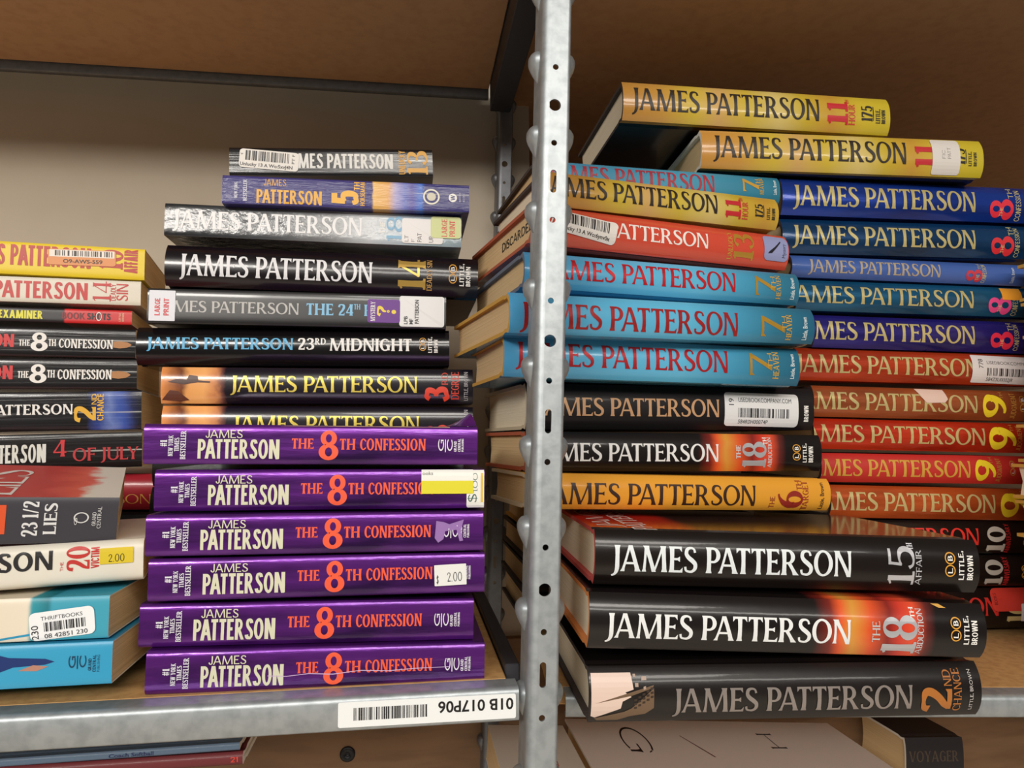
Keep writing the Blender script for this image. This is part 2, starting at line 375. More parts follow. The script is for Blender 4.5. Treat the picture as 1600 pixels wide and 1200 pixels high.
# ------------------------------------------------------------------ book builder
ENDPAPER = mat('cover_stock', (232, 226, 214), rough=0.7)
def line_pose(pl, pr, yaw, L=None, Y=None, xl=None, xr=None):
    """pl, pr = (x, y_top, y_bottom) read off the photograph on the spine. Gives origin, axes, length, thickness in metres."""
    if Y is None and (xl is not None or xr is not None):            # carry the two measured points out to the true ends
        at = lambda x: (x,) + tuple(pl[i] + (pr[i] - pl[i]) * (x - pl[0]) / (pr[0] - pl[0]) for i in (1, 2))
        pl, pr = at(pl[0] if xl is None else xl), at(pr[0] if xr is None else xr); xl = xr = None
    a = math.radians(yaw); d = Vector((math.cos(a), math.sin(a), 0)); n = Vector((-math.sin(a), math.cos(a), 0))
    rl = ray(pl[0], (pl[1] + pl[2]) / 2); rr = ray(pr[0], (pr[1] + pr[2]) / 2)
    if Y is None:                                      # both ends seen: the length gives the distance
        k = n.dot(rl) / n.dot(rr); s = L / (rr * k - rl).length; Pl = rl * s; Pr = rr * k * s
    else:
        Pr = rr * (Y / rr.y); Pl = rl * (n.dot(Pr) / n.dot(rl))
    q = n.dot(Pr)
    hit = lambda x, y: ray(x, y) * (q / n.dot(ray(x, y)))
    t = .5 * ((hit(pl[0], pl[1]) - hit(pl[0], pl[2])).length + (hit(pr[0], pr[1]) - hit(pr[0], pr[2])).length)
    u = (Pr - Pl).normalized(); w = u.cross(n)
    if w.z < 0: w = -w
    def s_of(x):                                       # photograph x on the spine's midline -> metres from pl
        r0 = ray(x, pl[1] * .5 + pl[2] * .5 + (x - pl[0]) * ((pr[1] + pr[2] - pl[1] - pl[2]) * .5 / (pr[0] - pl[0])))
        return (r0 * (q / n.dot(r0)) - Pl).dot(u)
    if xl is not None: s0 = s_of(xl)
    elif xr is not None: s0 = s_of(xr) - L
    else: s0 = 0.0
    length = L if L else (Pr - Pl).length
    return Pl + u * s0, u, n, w, length, t, (lambda x: s_of(x) - s0)
INFO = {}
def cover_profile(t, D, b, n, bt, hard):
    K = 16; pts = []
    sp = [(b * abs(2 * z / t - 1) ** n, z) for z in [t * (.5 + .5 * math.cos(math.pi * k / K)) for k in range(K + 1)]]
    if hard:
        g = b + .0045
        outer = [(D, t), (g + .006, t), (g + .0025, t - .0011), (g - .001, t - .0008)] + sp + [(g - .001, .0008), (g + .0025, .0011), (g + .006, 0), (D, 0)]
        ispan = range(4, 4 + K + 1)
    else:
        outer = [(D, t)] + sp + [(D, 0)]; ispan = range(1, 2 + K)
    inner = []
    for i, (y, z) in enumerate(outer):
        zz = z * (t - 2 * bt) / t + bt
        inner.append((y + (bt if i in ispan else 0), zz))
    return outer, inner, ispan
def book(name, label, group, pl, pr, D, kind, cover, pages=PAGES, cap=None, L=None, Y=None, yaw=0.0, xl=None, xr=None, bulge=None, n=3.0, bt=None,
         prints=(), stickers=(), ref=None, shrink=.985, topmat=None, botmat=None, drop=0.0, pitch=0.0):
    hard = kind == 'hard'
    b = bulge if bulge is not None else (.0045 if hard else .0008); bt = bt or (.0026 if hard else .0005)
    O, u, nn, w, L, t, s_of = line_pose(pl, pr, yaw, L, Y, xl, xr)
    t *= shrink
    M = Matrix((u, nn, w)).transposed().to_4x4(); M.translation = EYE + O - w * (t / 2) + Vector((0, 0, drop))
    if pitch: M = M @ Matrix.Rotation(math.radians(pitch), 4, 'X')
    root = empty(name, M); tag(root, label, 'book', group)
    if ref: s_of = lambda x: L * (x - ref[0]) / (ref[1] - ref[0])
    if not hard: n = 8
    # cover: boards or paper wrapped round the back
    outer, inner, span = cover_profile(t, D, b, n, bt, hard)
    bm = bmesh.new(); m = len(outer)
    ring_ = lambda pts, x: [bm.verts.new((x, y, z)) for y, z in pts]
    o0, o1, i0, i1 = ring_(outer, 0), ring_(outer, L), ring_(inner, 0), ring_(inner, L)
    for i in range(m - 1):
        f = bm.faces.new((o0[i], o0[i + 1], o1[i + 1], o1[i])); f.material_index = 0
        f.smooth = i in span and i + 1 in span
        if i < span[0] - (3 if hard else 0) and topmat: f.material_index = 2
        if i >= span[-1] + (2 if hard else 0) and botmat: f.material_index = 3
        f = bm.faces.new((i0[i + 1], i0[i], i1[i], i1[i + 1])); f.material_index = 1
        for p, q, rev in ((o0, i0, True), (o1, i1, False)):
            v = (p[i], p[i + 1], q[i + 1], q[i]); f = bm.faces.new(v[::-1] if rev else v); f.material_index = 1
            for e in f.edges: e.smooth = False
    for k in (0, m - 1):
        f = bm.faces.new((o0[k], o1[k], i1[k], i0[k])); f.material_index = 1
    bmesh.ops.recalc_face_normals(bm, faces=bm.faces)
    link('cover', bm, [cover, cap or ENDPAPER, topmat or cover, botmat or cover], root)
    # block of pages
    ins = .0034 if hard else .0003
    fr = [(y, z) for i, (y, z) in enumerate(inner) if i in span]
    prof = fr + [(D - (.004 if hard else .0004), fr[-1][1]), (D - (.007 if hard else .0008), t / 2), (D - (.004 if hard else .0004), fr[0][1])]
    prof = [(y + .0002, min(max(z, bt + .00005), t - bt - .00005)) for y, z in prof]
    bm = bmesh.new(); p0, p1 = ring_(prof, ins), ring_(prof, L - ins)
    bm.faces.new(p0); bm.faces.new(p1[::-1])
    for i in range(len(prof)):
        j = (i + 1) % len(prof); bm.faces.new((p0[j], p0[i], p1[i], p1[j]))
    bmesh.ops.recalc_face_normals(bm, faces=bm.faces)
    link('page_block', bm, pages, root)
    # surfaces that take print
    def spine(a, c, off):
        z = min(max(c, 0), t); return Vector((a, b * abs(2 * z / t - 1) ** n - off, c))
    head = lambda a, c, off: Vector((ins - off, D - a, c))
    top = lambda a, c, off: Vector((a, c, t + off))
    cuts = [t * k / 12 for k in range(1, 12)] if b > .001 else []
    acc = {}
    for it in prints:
        part, text, style, col, x0, x1, v0, v1 = it[:8]; rot = it[8] if len(it) > 8 else 0; metal = it[9] if len(it) > 9 else 0.0
        where = it[10] if len(it) > 10 else 'spine'
        if where == 'spine': a0, a1, w0, w1 = s_of(x0), s_of(x1), v0 * t, v1 * t
        elif where == 'top': a0, a1, w0, w1 = x0 * L, x1 * L, v0 * D, v1 * D
        else: a0, a1, w0, w1 = x0 * D, x1 * D, v0 * t, v1 * t
        add = lambda c, polys, md=0.0: acc.setdefault((part, c, md, where), []).extend(polys)
        if style == 'logo_rings':
            rx = (a1 - a0) / 2; ry = (w1 - w0) / 4
            for k, ch in ((0, 'L'), (1, 'B')):
                cy = w0 + ry * (1 + 2 * k)
                add(col, ring((a0 + a1) / 2, cy, rx * .97, ry * .97, .80), metal)
                add((236, 234, 228), letter(ch, 'fat', a0 + rx * .55, a1 - rx * .55, cy - ry * .42, cy + ry * .42, 90))
        elif style == 'logo_gc':
            h = w1 - w0; ww = a1 - a0
            add(col, letter('G', 'bold', a0, a0 + ww * .40, w0, w1, 90)); add(col, letter('C', 'bold', a0 + ww * .60, a1, w0, w1, 90))
            add(col, [[(a0 + ww * .47, w0 - h * .1), (a0 + ww * .53, w0 - h * .1), (a0 + ww * .53, w1), (a0 + ww * .47, w1)]])
        elif style == 'rect': add(col, [[(a0, w0), (a1, w0), (a1, w1), (a0, w1)]], metal)
        elif style == 'rrect': add(col, rrect(a0, a1, w0, w1, .002), metal)
        elif style == 'disc': add(col, disc((a0 + a1) / 2, (w0 + w1) / 2, (a1 - a0) / 2, (w1 - w0) / 2), metal)
        elif style == 'ring': add(col, ring((a0 + a1) / 2, (w0 + w1) / 2, (a1 - a0) / 2, (w1 - w0) / 2), metal)
        elif style == 'poly': add(col, place([[tuple(p) for p in text]], a0, a1, w0, w1), metal)
        elif style == 'polys': add(col, place([[tuple(p) for p in q] for q in text], a0, a1, w0, w1), metal)
        else: add(col, letter(text, style, a0, a1, w0, w1, rot), metal)
    off = {}
    for (part, col, md, where), polys in acc.items():
        k = off.setdefault(where, 0); off[where] += 1
        m_ = col if isinstance(col, bpy.types.Material) else ink(col, md, .3 if md else .4)
        print_mesh(part, polys, {'spine': spine, 'head': head, 'top': top}[where], .00022 + .00003 * k, m_, root, cuts if where == 'spine' else (), clip=(0, L) if where == 'spine' else None)
    for st in stickers:
        sticker(st, spine, s_of, t, root, cuts, L)
    INFO[label] = (M.copy(), L, t, D)
    return root
def sticker(st, surf, s_of, t, root, cuts, L):
    """Paper label on a spine: st = name, x0, x1, v0, v1, angle, colour, items in label fractions."""
    a0, a1, w0, w1 = s_of(st['x'][0]), s_of(st['x'][1]), st['v'][0] * t, st['v'][1] * t
    ca, cw = (a0 + a1) / 2, (w0 + w1) / 2; an = math.radians(st.get('ang', 0)); c, s = math.cos(an), math.sin(an)
    W, H = a1 - a0, w1 - w0; base = .0005 + st.get('lift', 0)
    turn = lambda polys: [[(ca + c * (x - ca) - s * (y - cw), cw + s * (x - ca) + c * (y - cw)) for x, y in q] for q in polys]
    P = rrect(a0, a1, w0, w1, st.get('r', .0015)) if 'poly' not in st else place([st['poly']], a0, a1, w0, w1)
    lab = print_mesh(st.get('name', 'sticker'), turn(P), surf, base, st.get('mat') or mat('label_%d_%d_%d' % st['col'], st['col'], rough=.45), root, cuts, thick=.00015, clip=(.0003, L - .0003))
    if st.get('label'): lab['label'] = st['label']
    acc = {}
    for it in st.get('items', ()):
        text, style, col, f0, f1, g0, g1 = it[:7]; rot = it[7] if len(it) > 7 else 0
        x0, x1, y0, y1 = a0 + f0 * W, a0 + f1 * W, w0 + g0 * H, w0 + g1 * H
        key = ('barcode' if style == 'bars' else 'panel' if style in ('rect', 'poly') else 'lettering', col)
        if style == 'bars': q = barcode(x0, x1, y0, y1, seed=int(x0 * 9e5) % 997, n=text or 46, rot=rot)
        elif style == 'rect': q = [[(x0, y0), (x1, y0), (x1, y1), (x0, y1)]]
        elif style == 'poly': q = place([text], x0, x1, y0, y1)
        elif style == 'disc': q = disc((x0 + x1) / 2, (y0 + y1) / 2, (x1 - x0) / 2, (y1 - y0) / 2)
        elif style == 'ring': q = ring((x0 + x1) / 2, (y0 + y1) / 2, (x1 - x0) / 2, (y1 - y0) / 2, .9)
        else: q = letter(text, style, x0, x1, y0, y1, rot)
        acc.setdefault(key, []).extend(q)
    order = sorted(acc.items(), key=lambda kv: kv[0][0] != 'panel')
    for k, ((nm, col), q) in enumerate(order):
        print_mesh(nm, turn(q), surf, base + .0002 + .00004 * k, ink(col), lab, cuts, clip=(.0003, L - .0003))
    return lab
HL, HR = .241, .241
WH, GOLD, SILVER = (238, 236, 230), (214, 192, 112), (205, 205, 205)
def author(col, x0, x1, v0, v1, style='serif', metal=0.0, text='JAMES PATTERSON'):
    return ('author_lettering', text, style, col, x0, x1, v0, v1, 0, metal)
def ttl(text, style, col, x0, x1, v0, v1, rot=90, metal=0.0): return ('title_lettering', text, style, col, x0, x1, v0, v1, rot, metal)
def pub(text, style, col, x0, x1, v0, v1, rot=90): return ('publisher_mark', text, style, col, x0, x1, v0, v1, rot)
def little_brown(x, v0, v1, col=WH, ringc=(222, 160, 60)):
    out = []
    if x[0] is not None: out.append(pub('', 'logo_rings', ringc, x[0][0], x[0][1], v0 + .05, v1 - .02))
    return out + [pub('LITTLE,', 'bold', col, x[1][0], x[1][1], v0, v1), pub('BROWN', 'bold', col, x[2][0], x[2][1], v0, v1 - .08)]

# ================================================================== the two front stacks on the lower shelf
# --- purple stack
FOIL = mat('purple_foil', (106, 40, 140), rough=.26, metal=.6, noise=.95, nscale=1.0, stretch=(14, 20, 80), tint2=(48, 15, 74), bump=.25, bscale=1.0, bstretch=(18, 20, 110), coat=.5)
def purple(label, pl, pr, stickers=(), extra=(), skip=()):
    BE, OR = (216, 214, 186), (240, 92, 58)
    P = [('author_lettering', 'JAMES', 'thin', BE, 316, 372, .66, .86, 0), ('author_lettering', 'PATTERSON', 'bold', BE, 305, 429, .14, .63, 0),
         ttl('THE', 'serifb', OR, 448, 482, .40, .66, 0), ttl('8', 'fat', OR, 490, 521, .12, .86, 0), ttl('TH', 'serifb', OR, 523, 548, .38, .66, 0), ttl('CONFESSION', 'serifb', OR, 555, 661, .37, .67, 0),
         ('praise_lettering', '#1', 'fat', (222, 220, 228), 249, 259, .44, .60, 90), ('praise_lettering', 'NEW YORK', 'serifb', (222, 220, 228), 261, 268, .20, .72, 90),
         ('praise_lettering', 'TIMES', 'serifb', (222, 220, 228), 270, 277, .32, .66, 90), ('praise_lettering', 'BESTSELLER', 'serifb', (222, 220, 228), 279, 287, .12, .84, 90)]
    if 'pub' not in skip:
        P += [pub('', 'logo_gc', (226, 222, 232), 681, 705, .36, .66), pub('GRAND', 'bold', (226, 222, 232), 707, 711.5, .34, .62)]
    if 'pub2' not in skip: P += [pub('CENTRAL', 'bold', (226, 222, 232), 713.5, 718, .34, .68), pub('PUBLISHING', 'bold', (226, 222, 232), 719.5, 723, .34, .68)]
    return book('paperback_book', label, 'purple foil paperbacks', pl, pr, .104, 'paper', FOIL, L=.19, bulge=.0016, ref=(224, 746), prints=P + list(extra), stickers=stickers, cap=mat('worn_purple_edge', (196, 170, 206), rough=.6))
P6 = purple('purple foil paperback with a crease across its spine, lying directly on the shelf', (227, 1019, 1086), (757, 1003, 1070), extra=[
    ('spine_crease', [(0, .35), (.1, .2), (.22, .5), (.35, .3), (.5, .75), (.65, .55), (.8, .8), (1, .9), (1, .99), (.8, .9), (.65, .66), (.5, .85), (.35, .42), (.22, .6), (.1, .3), (0, .45)], 'poly', (206, 178, 214), 405, 690, .30, .46)])
purple('purple foil paperback second from the bottom of the purple stack, a little out of line', (217, 943, 1014), (740, 936, 999))
purple('purple foil paperback with a white $ 2.00 price sticker', (231, 874, 941), (757, 862, 926), skip=('pub',), stickers=[
    dict(name='price_sticker', x=(664, 716), v=(.20, .72), ang=2, col=(232, 232, 228), r=.0004, items=[('$', 'thin', (60, 60, 66), .06, .13, .12, .48), ('2.00', 'light', (60, 60, 66), .40, .86, .18, .62)])])
purple('purple foil paperback with torn lilac sticker residue over its publisher mark', (227, 804, 871), (755, 799, 860), extra=[
    ('sticker_residue', [(0, .2), (.12, 0), (.3, .15), (.36, .5), (.75, .55), (.86, .05), (.98, .08), (.9, .5), (1, 1), (.5, .8), (.3, .9), (.05, .95)], 'poly', (150, 112, 176), 667, 714, .22, .80)])
purple('purple foil paperback with a yellow and white sticker hanging over its end', (241, 734, 799), (757, 732, 795), skip=('pub', 'pub2'), stickers=[
    dict(name='price_label', x=(716, 749.5), v=(.02, .98), col=(236, 235, 226), r=.0012, items=[('$', 'thin', (70, 100, 90), .08, .50, .14, .36, 90), ('1.00', 'thin', (70, 100, 90), .30, .54, .40, .92, 90), ((), 'rect', (226, 188, 70), .70, .82, .14, .92)]),
    dict(name='store_sticker', x=(641, 727), v=(.38, .99), col=(238, 238, 230), r=.0003, lift=.0003, items=[((), 'rect', (226, 216, 48), 0, 1, 0, .54), ('ooks', 'plain', (60, 60, 60), .02, .22, .78, .93)])])
P1 = purple('purple foil paperback with a curled cover corner, topmost of the purple stack', (224, 662, 725), (746, 666, 727), extra=[
    ('torn_cover_strip', [(0, .2), (.1, .6), (.25, .3), (.4, .9), (.55, .4), (.7, .8), (.85, .3), (1, .7), (1, 0), (0, 0)], 'poly', (196, 168, 120), 430, 700, .975, .998)])

bm = bmesh.new(); M1, L1, t1, D1 = INFO[P1['label']]; rows = []
for i in range(7):
    k = i / 6; rows.append([bm.verts.new((L1 - .020 + .0195 * w - .004 * k * w, .0015 + .010 * k, t1 + .0003 + (.008 * math.sin(k * 1.7) * w ** 1.6))) for w in (0, .25, .5, .75, 1)])
for p, q in zip(rows, rows[1:]):
    for i in range(4): bm.faces.new((p[i], p[i + 1], q[i + 1], q[i])).smooth = True
link('curled_corner', bm, FOIL, P1)

# --- leftmost stack (its far end runs out of the picture)
RED = (196, 50, 46)
GA = 'mixed paperbacks at the open end of the shelf'
def mass(label, pr, pl, cover, prints=(), stickers=(), Lm=.19, D=.104, Y=.612, **k):
    k.setdefault('yaw', 9)
    return book('paperback_book', label, GA, pl, pr, D, 'paper', cover, L=Lm, Y=Y, xr=pr[0], prints=prints, stickers=stickers, **k)
BLK = mat('worn_black_cover', (22, 20, 22), rough=.22, coat=.4, creases=.8, bump=.14, bscale=1.0, bstretch=(6, 10, 300))
mass('bright blue paperback with a blurred figure on its spine, under the turquoise one', (175, 1002, 1068), (0, 1009, 1079),
     mat('blue_seascape', ramp=[(0, (30, 110, 170)), (.38, (40, 140, 190)), (.50, (34, 120, 175)), (.55, (120, 195, 225)), (.62, (60, 165, 205)), (.685, (16, 60, 90)), (.70, (60, 160, 200)), (1, (52, 156, 198))], L=.203, warp=.05, nscale=20, rough=.35), Lm=.203, D=.128, Y=.4265, yaw=1.5,
     prints=[('spine_picture', [(0, .75), (.35, .82), (.5, .70), (.9, .62), (1, .52), (.9, .44), (.55, .40), (.4, .26), (0, .10)], 'poly', (24, 50, 110), -60, 85, .20, .95), ('spine_picture', [(0, .3), (.5, .8), (1, .6), (.6, .2)], 'poly', (180, 130, 112), 28, 76, .34, .58),
             pub('', 'logo_gc', (18, 60, 90), 107, 135, .42, .70), pub('GRAND', 'bold', (18, 60, 90), 138, 143, .34, .62), pub('CENTRAL', 'bold', (18, 60, 90), 145, 150, .30, .70), pub('PUBLISHING', 'light', (18, 60, 90), 152, 156, .30, .70)])
mass('turquoise and cream paperback with a white barcode sticker numbered 230', (170, 930, 997), (0, 936, 1005),
     mat('turquoise_cream', ramp=[(0, (150, 96, 176)), (.665, (160, 110, 186)), (.672, (226, 214, 192)), (.80, (230, 218, 198)), (.81, (44, 150, 165)), (.85, (30, 120, 135)), (.86, (62, 160, 184)), (1, (62, 160, 184))], L=.203, warp=.01, rough=.4), Lm=.203, D=.128, Y=.4285, yaw=1.5,
     prints=[('spine_picture', [(0, 0), (1, .55), (1, .8), (0, .25)], 'poly', (42, 150, 190), -10, 48, .02, .22)],
     stickers=[dict(name='barcode_sticker', x=(47, 149), v=(.06, .72), ang=6, col=(238, 240, 242), r=.003, items=[('230', 'plain', (30, 30, 34), .02, .13, .05, .55, 90), ('THRIFTBOOKS', 'plain', (60, 60, 64), .18, .82, .70, .84), (46, 'bars', (40, 40, 44), .22, .88, .30, .62), ('08 42851 230', 'plain', (40, 40, 44), .22, .88, .06, .22)])])
mass('white paperback with red lettering and a yellow 2.00 price sticker', (224, 843, 906), (0, 854, 926), mat('white_cover', (228, 222, 208), rough=.4, noise=.3, nscale=30, tint2=(206, 196, 178)), Lm=.203, D=.128, Y=.445, yaw=13, bulge=.004,
     prints=[author((34, 32, 34), -168, 82, .42, .86, 'bold', text='PATTERSON'), ttl('THE', 'thin', RED, 94, 99, .36, .58), ttl('20', 'numeral', RED, 104, 140, .34, .92), ttl('VICTIM', 'bold', RED, 142, 155, .38, .88)],
     stickers=[dict(name='price_sticker', x=(156, 208), v=(.46, .84), ang=0, col=(222, 196, 40), r=.0003, items=[('2.00', 'light', (40, 36, 20), .26, .74, .12, .60)])])
mass('dark grey paperback with a red and white front cover and tan page edges', (184, 776, 848), (0, 776, 851), mat('charcoal_cover', (58, 56, 64), rough=.45), Lm=.203, D=.128, Y=.448, yaw=19, pitch=6, topmat=mat('red_white_front', ramp=[(0, (200, 60, 44)), (.45, (214, 60, 44)), (.80, (196, 44, 38)), (.90, (226, 90, 70)), (.93, (232, 226, 212)), (1, (232, 226, 212))], L=.203, warp=.16, nscale=45, rough=.4, spec=.3),
     prints=[('spine_panel', '', 'rect', (226, 88, 44), -30, 9, .22, .84), ttl('23 1/2', 'serifb', (226, 226, 226), 35, 60, .16, .92), ttl('LIES', 'serifb', (226, 226, 226), 69, 89, .20, .88),
             pub('', 'ring', (214, 214, 214), 115, 139, .44, .68), pub('G', 'bold', (214, 214, 214), 116, 121, .40, .56), pub('GRAND', 'thin', (214, 214, 214), 144, 150, .38, .68), pub('CENTRAL', 'thin', (214, 214, 214), 152, 158, .32, .80),
             ('front_cover_lettering', 'LIES', 'roman', WH, .60, .74, .05, .80, 90, 0.0, 'top'), ('front_cover_lettering', '23', 'roman', WH, .30, .52, .05, .62, 90, 0.0, 'top')])
mass('creased black paperback with a red 4 and red words on its spine', (222, 673, 730), (0, 680, 737), BLK,
     prints=[author((226, 224, 216), -36, 72, .22, .72, 'bold', text='PATTERSON'), ttl('4', 'serif', (208, 40, 46), 83, 104, .36, .82, 0), ttl('OF JULY', 'serif', (190, 40, 46), 114, 217, .22, .58, 0)])
mass('creased black paperback with a yellow 2 and a blue lightning picture', (221, 612, 669), (0, 611, 677),
     mat('lightning_cover', ramp=[(0, (20, 18, 22)), (.80, (20, 18, 22)), (.84, (52, 70, 140)), (.88, (110, 130, 190)), (.92, (60, 86, 170)), (.97, (34, 40, 80)), (1, (26, 26, 36))], L=.19, warp=.09, nscale=60, rough=.22, coat=.4, creases=.7, bump=.14, bscale=1.0, bstretch=(6, 10, 300)),
     prints=[author(WH, -108, 114, .42, .68, 'serifb'), ttl('2', 'fat', (232, 178, 40), 116, 150, .20, .62), ttl('ND', 'bold', (232, 178, 40), 143, 151, .66, .94), ttl('CHANCE', 'bold', (232, 178, 40), 152, 162, .24, .94)])
def bullet(label, pl, pr, dx, v8, vc):
    return mass(label, pr, pl, BLK, prints=[author((206, 38, 40), -110 + dx, 22 + dx, vc[0], vc[1] + .12, 'heavy', text='PATTERSON'), ttl('THE', 'serifb', WH, 30 + dx, 47 + dx, vc[0] + .04, vc[1] - .06, 0), ttl('8', 'fat', WH, 48 + dx, 75 + dx, v8[0], v8[1], 0),
        ttl('TH', 'serifb', WH, 76 + dx, 88 + dx, vc[0] + .05, vc[1] - .02, 0), ttl('CONFESSION', 'serifb', WH, 92 + dx, 177 + dx, vc[0], vc[1], 0),
        ('spine_picture', [(0, .1), (.35, 0), (.75, .12), (.95, .38), (1, .5), (.95, .62), (.75, .88), (.35, 1), (0, .9)], 'poly', (176, 120, 64), 177 + dx, 206 + dx, vc[0] + .02, vc[1] - .04)])
bullet('creased black paperback with a copper bullet on its spine, the lower of two alike', (0, 559, 608), (214, 561, 608), -2, (.20, .80), (.32, .64))
bullet('creased black paperback with a copper bullet on its spine, the upper of two alike', (0, 508, 557), (212, 516, 559), 0, (.19, .81), (.31, .62))
mass('thin black booklet with a bright red end panel on its spine', (206, 486, 507), (0, 478, 502), mat('booklet_cover', ramp=[(0, (36, 32, 34)), (.730, (36, 32, 34)), (.732, (206, 44, 46)), (1, (206, 44, 46))], L=.178, rough=.35), Lm=.178, D=.098,
     prints=[ttl('REAL EXAMINER', 'heavy', (226, 220, 60), -40, 67, .22, .78, 0), pub('BOOK', 'bold', (110, 28, 34), 97, 133, .28, .74, 0), pub('SHOTS', 'heavy', (40, 24, 28), 136, 173, .28, .74, 0), ('publisher_mark', '', 'ring', WH, 150, 159, .20, .82), pub('LITTLE', 'bold', (230, 190, 160), 186, 189, .2, .8), pub('BROWN', 'bold', (230, 190, 160), 191, 194, .2, .8)])
mass('white paperback with red slanted lettering under the yellow book', (220, 440, 477), (0, 430, 471), mat('off_white_cover', (222, 216, 200), rough=.4), topmat=None,
     prints=[author(RED, -112, 137, .16, .84, 'bold'), ttl('14', 'roman', RED, 145, 173, .12, .94), ttl('DEADLY', 'thin', RED, 173, 181, .16, .84), ttl('SIN', 'thin', RED, 182, 200, .16, .86)])
mass('yellow paperback with red lettering and an orange barcode sticker', (226, 389, 438), (0, 376, 427), mat('yellow_cover', (232, 204, 40), rough=.4), D=.104,
     prints=[author((186, 56, 48), -72, 142, .28, .92, 'bold'), ttl('10', 'numeral', (186, 56, 48), 156, 192, .30, .92), ttl('AFFAIR', 'heavy', (186, 56, 48), 194, 215, .20, .96)],
     stickers=[dict(name='barcode_sticker', x=(75, 181), v=(.36, .86), ang=1.0, col=(226, 150, 92), r=.002, items=[((), 'rect', (236, 226, 214), .02, .98, .52, .96), (46, 'bars', (48, 40, 36), .10, .96, .58, .92), ('O9-AWS-559', 'plainb', (60, 40, 30), .22, .80, .14, .38)])])

# ================================================================== stack standing behind the purple paperbacks
GB = 'tall stack of dark books behind the purple paperbacks'
def jacket(key, col, rough=.28, coat=.3, **k):
    k.setdefault('spec', .35)
    k.setdefault('bump', .06); k.setdefault('bscale', 60)
    return mat(key, col, rough=rough, coat=coat, **k)
DARKJ = jacket('black_jacket', (17, 14, 15))
BROWNJ = jacket('brown_black_jacket', (23, 16, 14))
def hard(label, group, pl, pr, cover, prints=(), stickers=(), D=.155, L=.241, **k):
    return book('hardcover_book', label, group, pl, pr, D, 'hard', cover, L=L, prints=prints, stickers=stickers, **k)
THIRD = mat('sepia_and_black_jacket', ramp=[(0, (232, 150, 82)), (.06, (120, 66, 42)), (.085, (240, 170, 100)), (.13, (246, 178, 108)), (.165, (220, 146, 92)), (.185, (120, 70, 60)), (.20, (22, 14, 28)), (1, (22, 16, 26))], L=.241, warp=.05, nscale=90, rough=.22, coat=.5)
ROWB = dict(Y=None)
hard('sepia pictured black hardcover half hidden behind the top purple paperback', GB, (252, 634, 693), (739, 635, 693), THIRD, bulge=.003,
     prints=[author((222, 200, 90), 364, 655, .30, .74, 'serif', .4), ('title_lettering', '3', 'heavy', (228, 66, 44), 664, 702, .06, .50, 90), pub('LITTLE, BROWN', 'thin', (200, 196, 200), 725, 731, .10, .92)])
hard('sepia pictured black hardcover with gold author lettering and a red 3', GB, (251, 572, 631), (739, 577, 631), THIRD, bulge=.003,
     prints=[author((226, 204, 92), 360, 652, .32, .77, 'serif', .4), ttl('3', 'heavy', (228, 66, 44), 664, 701, .06, .50), ttl('RD', 'serif', (200, 60, 44), 690, 700, .54, .90), ttl('DEGREE', 'serif', (214, 62, 44), 705, 717, .12, .92), pub('LITTLE, BROWN', 'thin', (190, 186, 190), 725, 731, .10, .92),
             ('spine_picture', [(0, .45), (.2, .62), (.45, .58), (.5, .85), (.7, .78), (.72, .55), (1, .50), (1, .42), (.7, .44), (.4, .32)], 'poly', (70, 36, 26), 262, 328, .36, .86), ('spine_picture', [(0, .1), (.3, .9), (.6, .8), (1, .1), (.7, 0)], 'poly', (96, 50, 34), 253, 296, .06, .40)])
hard('glossy black hardcover with light blue author lettering, the longest spine of its stack', GB, (212, 512, 568), (702, 513, 574), jacket('glossy_black_jacket', (16, 13, 16), rough=.2, coat=.6), bulge=.005, n=2.4,
     prints=[author((92, 178, 222), 229, 458, .42, .73, 'serifb'), ttl('23', 'serifb', WH, 465, 491, .42, .74, 0), ttl('RD', 'serifb', WH, 492, 509, .56, .74, 0), ttl('MIDNIGHT', 'serifb', WH, 515, 643, .40, .74, 0)] + little_brown(((655, 666), (669, 675), (678, 684)), .36, .80))
book('paperback_book', 'charcoal large print paperback with a purple question mark sticker and clear tape', GB, (230, 446, 508), (697, 462, 514), .152, 'paper', shrink=.93, cover=mat('charcoal_taped_cover', (32, 31, 32), rough=.3, coat=.5, noise=.5, nscale=40, stretch=(1, 1, 5), tint2=(20, 19, 20)), L=.2286,
     prints=[author((186, 184, 180), 244, 467, .33, .66, 'serif'), ttl('THE 24', 'serifb', (128, 190, 226), 479, 552, .33, .67, 0), ttl('TH', 'serif', (128, 190, 226), 553, 563, .52, .68, 0), ttl('H', 'serifb', (128, 190, 226), 569, 582, .33, .67, 0)],
     stickers=[dict(name='large_print_sticker', x=(233, 274), v=(.06, .94), col=(224, 226, 232), r=.0006, items=[('LARGE', 'bold', (214, 56, 66), .22, .42, .18, .74, 90), ('PRINT', 'bold', (214, 56, 66), .56, .76, .18, .74, 90)]),
               dict(name='mystery_sticker', x=(574, 625), v=(.14, .84), col=(104, 42, 140), r=.002, items=[('MYSTERY', 'serif', WH, .10, .24, .06, .90, 90), ('?', 'fat', (236, 208, 60), .30, .68, .26, .72, 90), ((), 'disc', (236, 208, 60), .74, .88, .38, .56)]),
               dict(name='call_number_sticker', x=(624, 694), v=(.04, .96), col=(232, 232, 232), r=.002, items=[('LPB', 'plainb', (50, 50, 52), .10, .18, .08, .34, 90), ('MF', 'plainb', (50, 50, 52), .22, .30, .08, .26, 90), ('PATTERSON', 'plainb', (50, 50, 52), .34, .43, .10, .88, 90)])])
